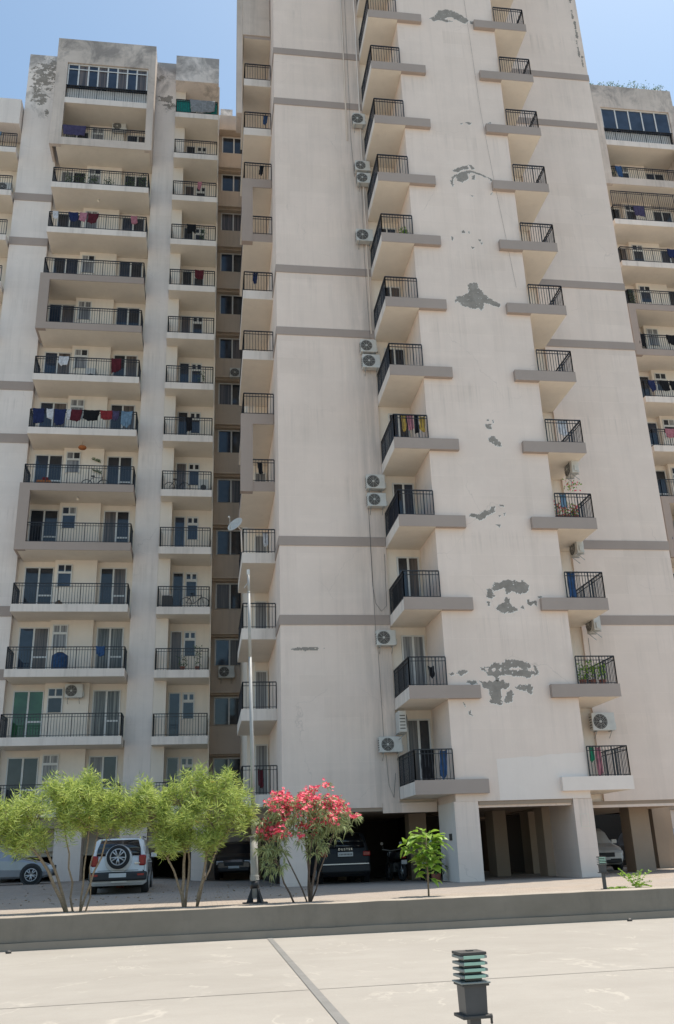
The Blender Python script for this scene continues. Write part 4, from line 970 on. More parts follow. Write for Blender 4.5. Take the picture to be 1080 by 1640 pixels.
# ================================================================== cars
def car(name, loc, rot, label, body, L_=4.3, W=1.78, H=1.62, kind='suv', group='cars parked around the apartment buildings', belt=.98, ride=.22, sc2=1.):
    """local x runs forward from rear bumper (-L/2) to nose, z from ground"""
    t = thing(name, loc, label, 'car', group); t.rotation_euler.z = rot
    hw = W/2; h2 = L_/2
    if kind == 'suv':  st = [(-h2, .86, .60, .40, .0, .8), (-h2+.06, .95, .30, .93, .0, .9), (-h2+.16, .98, ride, belt, H-.34, .84), (-h2+.42, 1, ride, belt, H-.04, .82), (-h2+1.3, 1, ride, belt, H, .82), (.15, 1, ride, belt, H-.02, .82), (.55, 1, ride, belt-.01, H-.13, .80), (1.12, 1, ride, belt-.02, belt+.03, .80), (h2-.35, .97, ride, belt-.14, belt-.11, .84), (h2-.10, .90, .30, belt-.26, belt-.24, .84), (h2, .80, .38, .62, .0, .8)]
    elif kind == 'sedan': st = [(-h2, .84, .45, .8, 0, .8), (-h2+.08, .93, .28, .98, 0, .85), (-h2+.55, 1, ride, belt, belt+.04, .82), (-h2+1.15, 1, ride, belt, H-.08, .76), (-h2+1.7, 1, ride, belt, H, .76), (.2, 1, ride, belt, H-.03, .76), (.95, 1, ride, belt-.04, belt+.02, .8), (h2-.4, .96, ride, belt-.2, belt-.16, .84), (h2-.08, .88, .3, .62, 0, .8), (h2, .78, .36, .58, 0, .8)]
    secs = []
    for x, wf, zb, zt, zr, rw in st:
        w_ = hw*wf
        if zr <= zt+.001: zr = zt+.012
        tw_ = w_*rw; zr_ = zr
        low = zr-zt < .2
        p = [(0, zb), (w_*.86, zb), (w_*.97, zb+.07), (w_, zb+(zt-zb)*.45), (w_*.985, zt-.07), (w_*.95, zt)]
        if low: p += [(w_*.9, zt+(zr-zt)*.5), (w_*.8, zr), (w_*.4, zr+.012), (0, zr+.015)]
        else: p += [(w_*.95-(w_*.95-tw_)*.45, zt+(zr-zt)*.5), (tw_, zr-.06), (tw_*.88, zr), (0, zr+.02)]
        secs.append((x, p))
    NP = len(secs[0][1])
    g = MB(); gw = MB()
    for i in range(len(secs)-1):
        xa, pa = secs[i]; xb, pb = secs[i+1]
        ha = st[i][4]-st[i][3] > .3; hb = st[i+1][4]-st[i+1][3] > .3
        for k in range(NP-1):
            for sgn in (1, -1):
                q = [(xa, sgn*pa[k][0], pa[k][1]), (xb, sgn*pb[k][0], pb[k][1]), (xb, sgn*pb[k+1][0], pb[k+1][1]), (xa, sgn*pa[k+1][0], pa[k+1][1])]
                if sgn < 0: q.reverse()
                side_win = ha and hb and k in (5, 6)
                scr = (ha != hb) and k in (5, 6, 7, 8)
                g.face(q, 0, True)
                if side_win or scr:
                    c = sum((Vector(v) for v in q), Vector())/4; nrm = (Vector(q[1])-Vector(q[0])).cross(Vector(q[3])-Vector(q[0]))
                    if nrm.length > 1e-6:
                        nrm.normalize(); qq = [c+(Vector(v)-c)*(.90 if side_win else .97)+nrm*.006 for v in q]; gw.face(qq, 0, True)
    for xx, pp, fl in ((secs[0][0], secs[0][1], 0), (secs[-1][0], secs[-1][1], 1)):
        poly = [(xx, a, b) for a, b in pp]+[(xx, -a, b) for a, b in reversed(pp[1:-1])]
        g.face(poly if fl else poly[::-1], 0)
    for wx in (-h2+.82, h2-.82):
        for sgn in (1, -1): g.tube([(wx, sgn*(hw+.002), .34), (wx, sgn*(hw-.2), .34)], .40, 22, 1)
    b = g.build('body', [body, 'blackplastic'], None, (0, 0, 0)); b.parent = t
    o = gw.build('window', ['cargl'], None, (0, 0, 0)); o.parent = t
    for wx in (-h2+.82, h2-.82):
        for sgn in (1, -1):
            g = MB(); g.tube([(wx, sgn*(hw-.19), .335), (wx, sgn*(hw-.17), .335), (wx, sgn*(hw+.0), .335), (wx, sgn*(hw+.02), .335)], [.30, .335, .335, .31], 24, 0)
            o = g.build('wheel', ['rubber'], None, (0, 0, 0)); o.parent = t
            g = MB(); rim(g, (wx, sgn*(hw+.021), .335), (0, sgn, 0), .215); q = g.build('rim', ['blackplastic', 'alloy'], None, (0, 0, 0)); q.parent = o
    # mirrors, lamps, plates
    for sgn in (1, -1):
        g = MB().box(.70, .82, sgn*hw*.97 if sgn > 0 else -hw*.97-.2, sgn*hw*.97+.2 if sgn > 0 else -hw*.97, belt+.02, belt+.17); o = g.build('mirror', [body], None, (0, 0, 0), .02); o.parent = t
        g = MB(); a, b_ = sorted((sgn*hw*.52, sgn*hw*.90)); g.box(h2-.26, h2-.035, a, b_, belt-.42, belt-.26); o = g.build('headlight', ['clearlens'], None, (0, 0, 0), .03); o.parent = t
    g = MB().box(h2-.03, h2+.015, -hw*.5, hw*.5, .50, .66, 0); o = g.build('grille', ['blackplastic'], None, (0, 0, 0), .02); o.parent = t
    g = MB().box(h2-.12, h2+.03, -hw*.78, hw*.78, .28, .44, 0); o = g.build('front_bumper', ['blackplastic'], None, (0, 0, 0), .03); o.parent = t
    g = MB().box(h2+.031, h2+.04, -.24, .24, .40, .50); o = g.build('front_plate', ['plate'], None, (0, 0, 0)); o.parent = t
    return t
def rim(g, c, ax, r):
    c = Vector(c); ax = Vector(ax).normalized(); a = Vector((0, 0, 1)); b = ax.cross(a)
    g.tube([c-ax*.02, c-ax*.012], r, 24, 0)
    ringp = [c+(a*math.cos(k*math.pi/12)+b*math.sin(k*math.pi/12))*r for k in range(25)]; g.tube(ringp, .018, 6, 1, False)
    for k in range(5):
        for dd in (-.17, .17):
            th = 2*math.pi*k/5+math.pi; d0 = a*math.cos(th+dd*.7)+b*math.sin(th+dd*.7); d1 = a*math.cos(th+dd*1.25)+b*math.sin(th+dd*1.25)
            g.tube([c+d0*.03, c+d1*r*.97], [.026, .02], 5, 1)
    g.disc(c-ax*.01, ax, r*.2, .025, 12, 1)
# white SUV seen from behind
suv = car('parked_suv', (-2.62, 33.05, G+.03), R(90+.5), 'white SUV with spare wheel on the tailgate, parked with its back to the yard', 'carwhite', 4.0, 1.80, 1.63, belt=1.01)
h2 = 2.0
def sub(par, mb, name, mats, bev=0, rad=None):
    o = mb.build(name, mats, None, (0, 0, 0), bev); o.parent = par; return o
o = MB(); o.box(-h2-.10, -h2+.2, -.88, .88, .36, .62); sub(suv, o, 'rear_bumper', ['blackplastic'], .05)
o = MB(); o.tube([(-h2-.02, 0, .98), (-h2+.1, 0, .98)], [.40, .44], 28, 0); sub(suv, o, 'spare_wheel_recess', ['carwhite'])
o = MB(); o.tube([(-h2-.03, 0, 1.05), (-h2-.05, 0, 1.05), (-h2-.20, 0, 1.05), (-h2-.22, 0, 1.05)], [.33, .35, .35, .32], 28, 0)
sp = sub(suv, o, 'spare_wheel', ['rubber']); o = MB(); rim(o, (-h2-.222, 0, 1.05), (-1, 0, 0), .235); q = sub(sp, o, 'rim', ['blackplastic', 'alloy'])
for sgn in (1, -1):
    o = MB(); a, b = sorted((sgn*.62, sgn*.84)); o.box(-h2+.0, -h2+.2, a, b, .78, 1.10); sub(suv, o, 'tail_light', ['redlens'], .05)
    o = MB(); a, b = sorted((sgn*.60, sgn*.80)); o.box(-h2-.105, -h2-.02, a, b, .50, .56); sub(suv, o, 'reflector', ['redlens'])
    o = MB(); o.tube([(-h2+.5, sgn*.70, 1.64), (.3, sgn*.70, 1.66)], .018, 6); sub(suv, o, 'roof_rail', ['blackplastic'])
o = MB(); o.box(-h2-.115, -h2-.10, -.26, .26, .46, .58)
sub(suv, o, 'number_plate', ['plate'])
o = MB(); o.box(-h2-.04, -h2+.02, -.3, .2, .30, .36); sub(suv, o, 'exhaust_shield', ['alloy'], .01)
def rear_glass(par, za, zb, zc):
    o = MB(); n_ = []
    P_ = [(.075, .68, za), (.135, .66, zb), (.345, .57, zc)]
    for (xa_, wa_, z1_), (xb_, wb_, z2_) in zip(P_[:-1], P_[1:]): o.face([(-h2+xa_, wa_, z1_), (-h2+xa_, -wa_, z1_), (-h2+xb_, -wb_, z2_), (-h2+xb_, wb_, z2_)], 0, True)
    q_ = sub(par, o, 'rear_window', ['cargl']); m_ = q_.modifiers.new('thick', 'SOLIDIFY'); m_.thickness = .012; m_.offset = 0
rear_glass(suv, 1.09, 1.30, 1.555)
o = MB()
for a_, b_ in (((-.80, .64), (-.80, 1.0)), ((.80, .64), (.80, 1.0))): o.tube([(-h2-.004, a_[0], a_[1]), (-h2-.004, b_[0], b_[1])], .006, 4)
o.tube([(-h2-.02, -.62, .66), (-h2-.02, .62, .66)], .007, 4); sub(suv, o, 'tailgate_seam', ['rubber'])
o = MB(); o.box(-h2-.035, -h2-.005, -.66, -.50, .84, .88); sub(suv, o, 'tailgate_handle', ['chrome'], .006)
o = MB(); o.tube([(-h2+.12, .1, 1.12), (-h2+.22, -.3, 1.3)], .010, 5); sub(suv, o, 'rear_wiper', ['rubber'])
for sgn in (1, -1):
    for xx in (-.55, .45):
        o = MB(); a_, b_ = sorted((sgn*.895, sgn*.925)); o.box(xx, xx+.18, a_, b_, .88, .91); sub(suv, o, 'door_handle', ['carwhite'], .008)
# dark SUV, rear towards us, in the car park
ds = car('parked_suv', (4.78, 35.2, G), R(90+2), 'dark grey SUV in the shade of the tower car park with its rear plate visible', 'cargrey', 4.3, 1.82, 1.66, belt=1.02)
h2 = 2.15
o = MB(); o.box(-h2-.06, -h2+.2, -.86, .86, .34, .60); sub(ds, o, 'rear_bumper', ['blackplastic'], .05)
o = MB(); o.box(-h2-.075, -h2-.058, -.8, .8, .60, .635); sub(ds, o, 'bumper_trim', ['alloy'])
o = MB(); o.box(-h2-.02, -h2+.1, -.26, .26, .86, 1.0); sub(ds, o, 'number_plate', ['plate'], .0)
o = MB()
for k in range(9): o.box(-h2-.025, -h2-.021, -.215+.05*k, -.215+.05*k+.026, .90, .955)
sub(ds, o, 'plate_marking', ['acdark'])
for sgn in (1, -1):
    o = MB(); a, b = sorted((sgn*.62, sgn*.88)); o.box(-h2+.0, -h2+.2, a, b, .86, 1.02); sub(ds, o, 'tail_light', ['redlens'], .03)
def text_part(par, txt, size, mat, loc, rot, name='lettering'):
    c = bpy.data.curves.new(name, 'FONT'); c.body = txt; c.size = size; c.extrude = .004; c.align_x = 'CENTER'; c.resolution_u = 2
    tmp = bpy.data.objects.new(name, c); COL.objects.link(tmp); bpy.context.view_layer.update()
    me = bpy.data.meshes.new_from_object(tmp.evaluated_get(bpy.context.evaluated_depsgraph_get())); bpy.data.objects.remove(tmp)
    me.materials.clear(); me.materials.append(M[mat]); ob = bpy.data.objects.new(name, me); COL.objects.link(ob); ob.parent = par; ob.location = loc; ob.rotation_euler = rot
    return ob
text_part(ds, 'D U S T E R', .10, 'chrome', (-h2-.02, 0, 1.06), (R(90), 0, R(-90)))
rear_glass(ds, 1.13, 1.33, 1.585)
# others
car('parked_car', (-7.75, 38.2, gz(-7.7, 38.2)), R(6), 'silver car parked sideways at the left edge, front wheel showing behind the shrub', 'carsilver', 4.4, 1.76, 1.46, 'sedan', belt=.92)
car('parked_car', (1.55, 45.6, gz(0, 46)+.05), R(-95), 'black car in the dark gap between the two buildings, facing the yard', 'carblack', 4.2, 1.75, 1.55)
car('parked_car', (10.1, 41.5, G), R(98), 'silver car deep in the dark car park between the two tower columns', 'carsilver', 4.2, 1.75, 1.5, 'sedan', belt=.95)
car('parked_suv', (15.6, 38.2, G), R(-94), 'white car facing out of the car park behind the small garden lamp', 'carwhite', 4.3, 1.78, 1.6)
car('parked_suv', (19.9, 42.0, G), R(95), 'pale car far back at the right end of the car park', 'carsilver', 4.2, 1.75, 1.6)
# motorcycles
def motorcycle(x, y, z, rot, lab, body):
    t = thing('motorcycle', (x, y, z), lab, 'motorcycle', 'two wheelers in the car park'); t.rotation_euler.z = rot
    for a in (-.62, .62):
        g = MB(); g.tube([(a+.28*math.cos(k*math.pi/12), 0, .32+.28*math.sin(k*math.pi/12)) for k in range(25)], .055, 8, 0, False); g.disc((a, -.04, .32), (0, 1, 0), .09, .08, 12, 1)
        for k in range(5): g.tube([(a, 0, .32), (a+.26*math.cos(k*1.2566), 0, .32+.26*math.sin(k*1.2566))], .015, 4, 1)
        sub(t, g, 'wheel', ['rubber', 'alloy'])
    g = MB(); g.blob((.12, 0, .82), .22, 0, 3, 8, .05, (1.3, .62, .75)); sub(t, g, 'fuel_tank', [body])
    g = MB(); g.tube([(-.75, 0, .86), (-.45, 0, .84), (-.1, 0, .80)], [.07, .13, .12], 10, 0); sub(t, g, 'seat', ['rubber'])
    g = MB(); g.box(-.2, .28, -.14, .14, .28, .6); sub(t, g, 'engine', ['acdark'], .04)
    g = MB(); g.tube([(.62, .08, .32), (.42, .08, .95)], .025, 6); g.tube([(.62, -.08, .32), (.42, -.08, .95)], .025, 6); g.tube([(-.62, .08, .32), (-.1, .08, .5)], .025, 6); g.tube([(-.62, -.08, .32), (-.1, -.08, .5)], .025, 6); g.tube([(-.8, 0, .8), (.4, 0, .75)], .025, 6); sub(t, g, 'frame', ['blackplastic'])
    g = MB(); g.tube([(.30, -.36, 1.05), (.40, 0, 1.0), (.30, .36, 1.05)], .016, 6); sub(t, g, 'handlebar', ['steel'])
    for s2 in (-1, 1): g = MB(); g.tube([(.32, s2*.3, 1.05), (.34, s2*.34, 1.2)], .008, 4); g.disc((.33, s2*.36, 1.24), (-1, 0, .1), .055, .02, 12); sub(t, g, 'mirror', ['chrome'])
    g = MB(); g.disc((.50, 0, .88), (1, 0, -.1), .09, .06, 14); sub(t, g, 'headlight', ['clearlens'])
    g = MB(); g.box(-.86, -.84, -.10, .10, .55, .68); sub(t, g, 'number_plate', ['plate'])
    g = MB(); g.box(-.84, -.78, -.07, .07, .74, .80); sub(t, g, 'tail_light', ['redlens'])
motorcycle(6.75, 33.9, G, R(100), 'dark motorcycle with pale rear plate parked right of the dark SUV', 'carblack')
motorcycle(7.6, 33.4, G, R(80), 'second motorcycle half hidden behind the broad-leaved plant', 'cargrey')

# notice hanging by inner column
t = MB().box(13.4, 13.62, 36.6, 36.63, .1, 1.2); tag(t.build('notice_board', ['upvc']), 'narrow white notice board hanging beyond the tower columns', 'notice')

# ================================================================== flag pole and garden lamps
t = thing('flag_pole', (1.12, 21.1, G), 'tall slim grey metal pole with a flared black foot behind the low wall', 'pole')
P0 = Vector((1.12, 21.1, G)); P1 = Vector((.97, 21.1, 6.46)); D_ = (P1-P0)
g = MB(); g.tube([P0+D_*.015, P0+D_*.18], [.085, .078], 14, 0); g.tube([P0+D_*.18, P0+D_*.185], [.10, .10], 14, 0); g.build('lower_shaft', ['steel'], t)
g = MB(); g.tube([P0+D_*.186, P0+D_*.45, P0+D_*.72], [.046, .042, .038], 12, 0); g.tube([P0+D_*.72, P0+D_*.93], [.038, .034], 12, 0); g.tube([P0+D_*.93, P1], [.03, .028], 12, 0)
for q in (.45, .72, .93): g.tube([P0+D_*q, P0+D_*(q+.006)], [.050-.018*q]*2, 12, 0)
g.build('upper_shaft', ['steel'], t)
g = MB().box(.93, 1.0, 21.06, 21.14, 6.40, 6.53); g.tube([(.95, 21.1, 6.2), (.86, 21.05, 6.05)], .008, 4); g.build('pulley', ['acwhite'], t)
g = MB()
for k in range(4):
    a = k*math.pi/2+.6; d = Vector((math.cos(a), math.sin(a), 0)); s_ = d.cross(Vector((0, 0, 1)))*.006
    b0 = P0+d*.07; b1 = P0+d*.24; tp = P0+Vector((0, 0, .36))+d*.07
    g.face([b0-s_, b1-s_, tp-s_]); g.face([b0+s_, tp+s_, b1+s_]); g.face([b1-s_, b1+s_, tp+s_, tp-s_])
g.build('gusset', ['iron'], t); MB().box(.86, 1.38, 20.86, 21.34, G, G+.02).build('base_plate', ['iron'], t)
g = MB()
for k in range(4): g.tube([P0+D_*(.063+k*.0035), P0+D_*(.0645+k*.0035)], .101, 14, 0)
g.tube([P0+D_*.04, P0+D_*.06], .098, 14, 1); g.build('collar', ['acwhite', 'iron'], t)

M['ringglass'] = (lambda t_: (t_.done((.36, .56, .44), .3, 0, .5), t_)[0])(NT('green_ring_glass'))
def garden_lamp(x, y, z, ztop, w_, rot, lab):
    t = thing('garden_lamp', (x, y, z), lab, 'garden light', 'louvred garden lamps'); t.rotation_euler.z = rot
    H = ztop-z; s = w_/.19; v_ = (.98 if w_ < .15 else .9)*s
    def tubeloc(g, z0, z1, r, n=4, m=0, r2=None):
        g.tube([(0, 0, z0), (0, 0, z1)], [r, r2 or r], n, m, True, n > 6)
    q = math.sqrt(.5)
    def part(nm, mats, *bx_, bev=.002):
        g = MB()
        for q in bx_: g.box(*q)
        return sub(t, g, nm, mats, bev)
    part('cap', ['acdark'], (-.098*s, .098*s, -.098*s, .098*s, H-.020*v_, H), (-.02*s, .03*s, -.02*s, .02*s, H+.0005, H+.008*v_))
    for k in range(4):
        z1 = H-.024*v_-k*.042*v_; z0 = z1-.018*v_; hw, hi = .099*s, .066*s
        part('louvre', ['louvre'], (-hw, hw, -hw, -hi, z0, z1), (-hw, hw, hi, hw, z0, z1), (-hw, -hi, -hi+.001, hi-.001, z0, z1), (hi, hw, -hi+.001, hi-.001, z0, z1))
        part('glass_ring', ['ringglass'], (-.078*s, .078*s, -hw-.004*s, -hw-.0005*s, z0-.001, z1+.001), bev=.001)
    part('diffuser', ['darkglass'], (-.062*s, .062*s, -.062*s, .062*s, H-.192*v_, H-.0205*v_))
    part('lamp_base', ['louvre'], (-.108*s, .108*s, -.108*s, .108*s, H-.206*v_, H-.193*v_), bev=.003)
    part('lamp_rim', ['acdark'], (-.100*s, .100*s, -.100*s, .100*s, H-.222*v_, H-.2065*v_), bev=.003)
    g = MB(); a, b, z0, z1 = .082*s, .078*s, H-.405*v_, H-.2225*v_
    v = [(-b, -b, z0), (b, -b, z0), (b, b, z0), (-b, b, z0), (-a, -a, z1), (a, -a, z1), (a, a, z1), (-a, a, z1)]
    for f in ((0, 3, 2, 1), (4, 5, 6, 7), (0, 1, 5, 4), (1, 2, 6, 5), (2, 3, 7, 6), (3, 0, 4, 7)): g.face([v[i] for i in f])
    sub(t, g, 'housing', ['lampgrey'], .004)
    g = MB(); g.box(-.112*s, .105*s, -.105*s, .105*s, H-.428*v_, H-.4055*v_); g.tube([(.098*s, -.09*s, H-.465*v_), (.098*s, -.09*s, H-.40*v_)], .010*s, 6); sub(t, g, 'flange', ['acdark'], .003)
    g = MB(); g.box(-.040*s, .040*s, -.040*s, .040*s, .012, H-.4285*v_); sub(t, g, 'post', ['lampgrey'], .003)
    part('foot', ['acdark'], (-.09*s, .09*s, -.09*s, .09*s, 0, .0115))
    return t
M['darkglass'] = glass('dark_green_glass', (.015, .05, .042), .08)
M['louvre'] = plain('louvre_metal', (.26, .28, .26), .4, .1, .2, 20)
M['lampgrey'] = plain('lamp_grey', (.075, .075, .077), .4, .2, .2, 10)
garden_lamp(1.245, 4.6, TZ, -.437, .124, R(4), 'large dark green louvred garden lamp standing in the foreground on the terrace')
garden_lamp(8.82, 20.75, G, -.20, .17, R(-10), 'small louvred garden lamp beyond the low wall in front of the right column')

# ================================================================== planting
def branch_tree(g, p, d, L_, r, depth, tips, spread=.5, m=0, upb=.12):
    n = 5; pts = [p]; dd = d.copy()
    for k in range(n):
        dd = (dd+Vector((rnd.gauss(0, .09), rnd.gauss(0, .09), rnd.gauss(upb*.3, .05)))).normalized(); pts.append(pts[-1]+dd*L_/n)
    g.tube(pts, [r*(1-.45*k/n) for k in range(n+1)], 6, m, True)
    if depth == 0: tips.append((pts[-1], dd)); return
    tips.append((pts[-1], dd))
    for k in range(rnd.choice((2, 3))):
        nd = (dd+Vector((rnd.gauss(0, spread), rnd.gauss(0, spread), rnd.gauss(upb, spread*.5)))).normalized()
        branch_tree(g, pts[-1-(k % 2)], nd, L_*rnd.uniform(.6, .85), r*.55, depth-1, tips, spread, m, upb)
def in_ell(p, ells):
    return any(((p.x-c[0])/c[3])**2+((p.y-c[1])/c[4])**2+((p.z-c[2])/c[5])**2 < 1 for c in ells)
def feather_shrub(base, stems, ells, lab, ntuft=260, leafL=.21, leafW=.0155, per=28, seed=1):
    global rnd
    rnd = random.Random(seed)
    t = thing('oleander_shrub', base, lab, 'shrub', 'feathery yellow green shrubs behind the low wall')
    g = MB(); anchors = []
    for (bx_, by_, tx, ty, tz, r) in stems:
        p = Vector((bx_, by_, G-.03)); e = Vector((tx, ty, tz)); n = 7; pts = []
        for k in range(n+1):
            u = k/n; q = p.lerp(e, u)+Vector((rnd.gauss(0, .025), rnd.gauss(0, .025), 0))*(1 if 0 < k < n else 0); q.x += (bx_-tx)*.12*math.sin(u*math.pi); pts.append(q)
        g.tube(pts, [r*(1-.45*k/n) for k in range(n+1)], 7, 0); anchors += pts[4:]
    fol = MB(); tuf = []
    while len(tuf) < ntuft:
        c = ells[rnd.choices(range(len(ells)), weights=[e[3]*e[5] for e in ells])[0]]
        v = Vector((rnd.gauss(0, 1), rnd.gauss(0, 1), rnd.gauss(0, 1))).normalized()*rnd.random()**.50
        q = Vector((c[0]+v.x*c[3], c[1]+v.y*c[4], c[2]+v.z*c[5]))
        if noise.noise(q*2.6+Vector((seed, 0, 0))) < -.06: continue
        tuf.append((q, v))
    for q, v in tuf:
        a = min(anchors, key=lambda s_: (s_-q).length); d = (q-a)
        if rnd.random() < .5 and d.length > .1: g.tube([a, a.lerp(q, .5)+Vector((0, 0, .05)), q], [.011, .007, .004], 4, 0, False)
        up_ = (Vector((v.x*.8, v.y*.8, .75))+Vector((rnd.gauss(0, .25), rnd.gauss(0, .25), 0))).normalized()
        LL = rnd.uniform(.15, .30)
        for k in range(per):
            u = k/per; p = q+up_*(LL*(u-.5)); th = k*2.4+rnd.random()
            s_ = up_.orthogonal().normalized(); s2 = up_.cross(s_); rad = s_*math.cos(th)+s2*math.sin(th)
            dl = (rad*rnd.uniform(.6, 1)+up_*(rnd.uniform(-.1, .9)*(u+.2))-Vector((0, 0, .25*(1-u)))).normalized()
            leaf_quad(fol, p, dl, leafL*rnd.uniform(.6, 1.05), leafW*rnd.uniform(.8, 1.3), 1 if rnd.random() < .0012 else 0, -.12)
    g.build('stems', ['bark'], t); fol.build('foliage', ['leafY', CL['yellow']], t)
    return t
Yb = 20.7
feather_shrub((-2.62, Yb, G), [(-2.72, Yb, -4.1, 20.6, 1.0, .038), (-2.70, Yb, -3.75, 20.9, 1.1, .034), (-2.6, Yb+.1, -3.0, 21, 1.1, .022), (-2.45, Yb, -2.35, 20.8, 1.0, .022), (-2.45, Yb, -1.75, 20.6, .9, .024), (-2.35, Yb, -2.1, 20.9, 1.1, .018)],
    [(-2.95, 20.8, 1.05, .75, .7, .70), (-3.9, 20.7, .95, .65, .6, .52), (-2.1, 20.8, 1.10, .65, .6, .52), (-2.6, 20.7, 1.35, .5, .5, .48), (-1.6, 20.8, 1.0, .45, .5, .42), (-3.7, 20.7, .5, .5, .4, .35), (-3.2, 20.7, 1.62, .16, .2, .2), (-2.45, 20.7, 1.72, .14, .2, .16)],
    'feathery yellow green shrub with many thin stems in front of the white SUV', 540, seed=5)
feather_shrub((-.35, Yb, G), [(-.38, Yb, -1.1, 20.7, .8, .026), (-.36, Yb, -.45, 20.8, 1.1, .036), (-.34, Yb+.06, -.2, 20.9, 1.2, .028), (-.1, Yb, .35, 20.7, .9, .032), (-.1, Yb, .65, 20.7, .8, .024)],
    [(-.35, 20.8, .95, .75, .7, .66), (.45, 20.7, 1.10, .62, .6, .60), (-1.05, 20.8, 1.08, .62, .6, .52), (-.2, 20.7, 1.45, .5, .45, .42), (.8, 20.7, .95, .34, .4, .42), (-.75, 20.7, .42, .3, .4, .3), (.1, 20.7, .40, .35, .4, .30), (-.55, 20.7, .5, .3, .3, .3), (-.1, 20.7, 1.70, .16, .2, .18), (.5, 20.7, 1.62, .14, .2, .18), (-1.3, 20.7, 1.55, .14, .2, .2)],
    'feathery yellow green shrub with two reddish forked stems, immediately left of the pole', 540, seed=8)
feather_shrub((-5.3, Yb, G), [(-5.3, Yb, -5.0, 20.7, .9, .035), (-5.25, Yb, -4.6, 20.9, .9, .03)],
    [(-4.6, 20.8, .85, .75, .6, .60), (-5.4, 20.8, .9, .8, .6, .65)], 'feathery yellow green shrub cut by the left edge of the photo', 280, seed=13)

# red oleander
rnd = random.Random(21)
t = thing('red_oleander', (2.2, Yb, G), 'red flowering oleander bush with drooping grey green leaves, right of the pole', 'flowering shrub')
g = MB(); anchors = []
for (bx_, tx, tz, r, ty) in ((2.26, 2.55, .9, .032, 20.7), (2.24, 2.15, 1.0, .026, 20.8), (2.26, 2.9, .8, .018, 20.6), (1.92, 1.35, .35, .022, 20.6), (2.2, 1.45, .75, .018, 20.8), (2.25, 2.3, .7, .016, 20.5)):
    p = Vector((bx_, Yb, G-.03)); e = Vector((tx, ty, tz)); pts = [p.lerp(e, k/6)+Vector((rnd.gauss(0, .02), rnd.gauss(0, .02), 0))*(1 if 0 < k < 6 else 0) for k in range(7)]
    g.tube(pts, [r*(1-.4*k/6) for k in range(7)], 7, 0); anchors += pts[3:]
fol = MB(); ells = [(2.30, 20.7, .98, .78, .55, .60), (2.85, 20.7, .75, .55, .5, .42), (1.75, 20.7, .95, .5, .45, .42), (1.45, 20.6, .15, .32, .3, .48), (1.4, 20.6, .7, .28, .3, .45), (2.35, 20.6, .35, .3, .3, .35), (1.6, 20.5, .42, .55, .3, .13)]
wts = [.42, .2, .17, .12, .09, .06, .08]; fl = MB()
for i in range(225):
    c = ells[rnd.choices(range(len(ells)), weights=wts)[0]]
    v = Vector((rnd.gauss(0, 1), rnd.gauss(0, 1), rnd.gauss(0, 1))).normalized()*rnd.random()**.4
    q = Vector((c[0]+v.x*c[3], c[1]+v.y*c[4], c[2]+v.z*c[5])); a = min(anchors, key=lambda s_: (s_-q).length)
    if rnd.random() < .4: g.tube([a, q], [.010, .004], 4, 0, False)
    top = q.z > .80+.12*rnd.gauss(0, 1) or (c is ells[3] and q.z > .28) or c is ells[6] or rnd.random() < .06
    for k in range(16 if top else 22):
        d = Vector((rnd.gauss(0, 1)+v.x*.8, rnd.gauss(0, 1), rnd.gauss(-.25, .7))).normalized()
        leaf_quad(fol, q+d*.02, d, rnd.uniform(.13, .21), .024, 0, .55)
    if top and rnd.random() < .95:
        for k in range(rnd.choice((8, 12, 16))):
            fc = q+Vector((rnd.gauss(0, .06), rnd.gauss(0, .06), .05+rnd.gauss(.0, .045))); ax = Vector((rnd.gauss(0, .5), rnd.gauss(-.6, .5), rnd.gauss(.7, .4))).normalized(); s_ = ax.orthogonal().normalized(); s2 = ax.cross(s_)
            for j in range(5):
                th = j*1.2566; rr = s_*math.cos(th)+s2*math.sin(th); pp = ax.cross(rr)
                tip = fc+rr*.044+ax*.010; fl.face([fc, fc+rr*.02-pp*.014+ax*.006, tip, fc+rr*.02+pp*.014+ax*.006])
g.build('stems', ['stemred'], t); fol.build('foliage', ['leafO'], t); fl.build('blossom', ['flower'], t)

# broad leaved plant
rnd = random.Random(33)
t = thing('broad_leaved_plant', (4.86, 20.9, G), 'young plant with large bright green oval leaves in front of the parked motorcycle', 'plant')
g = MB(); g.tube([(4.86, 20.9, G-.02), (4.87, 20.9, -.45), (4.85, 20.88, .0), (4.9, 20.9, .4)], [.022, .018, .014, .008], 7, 0)
fol = MB()
def broad_leaf(g, p, d, L_, W_, droop=.5):
    side = d.cross(Vector((0, 0, 1))); side = side.normalized() if side.length > .05 else Vector((1, 0, 0)); side = (side+Vector((rnd.gauss(0, .25), rnd.gauss(0, .25), rnd.gauss(0, .25)))).normalized()
    n = 7; prev = None
    for k in range(n+1):
        u = k/n; c = p+d*L_*u-Vector((0, 0, droop*L_*u*u*.5)); w_ = W_*.5*math.sin(math.pi*min(1, u**.8))**.8+.001
        lift = Vector((0, 0, w_*.35)); cur = (c-side*w_+lift, c, c+side*w_+lift)
        if prev:
            g.face([prev[0], prev[1], cur[1], cur[0]], 0, True); g.face([prev[1], prev[2], cur[2], cur[1]], 0, True)
        prev = cur
for i in range(112):
    z = rnd.uniform(-.35, .42) if i > 5 else -.62+.05*i
    a = i*2.4+rnd.random()*.5; wd_ = .30*(1-abs(z-.12)*1.1) if i > 5 else .12
    d = Vector((math.cos(a), math.sin(a), rnd.uniform(-.1, .6))).normalized(); p = Vector((4.88, 20.9, z)); off = max(.05, wd_*rnd.uniform(.3, 1.15))
    q = p+d*off; g.tube([p, q], .005, 4, 1, False); broad_leaf(fol, q, d, rnd.uniform(.21, .32), rnd.uniform(.13, .18), rnd.uniform(.3, 1.3))
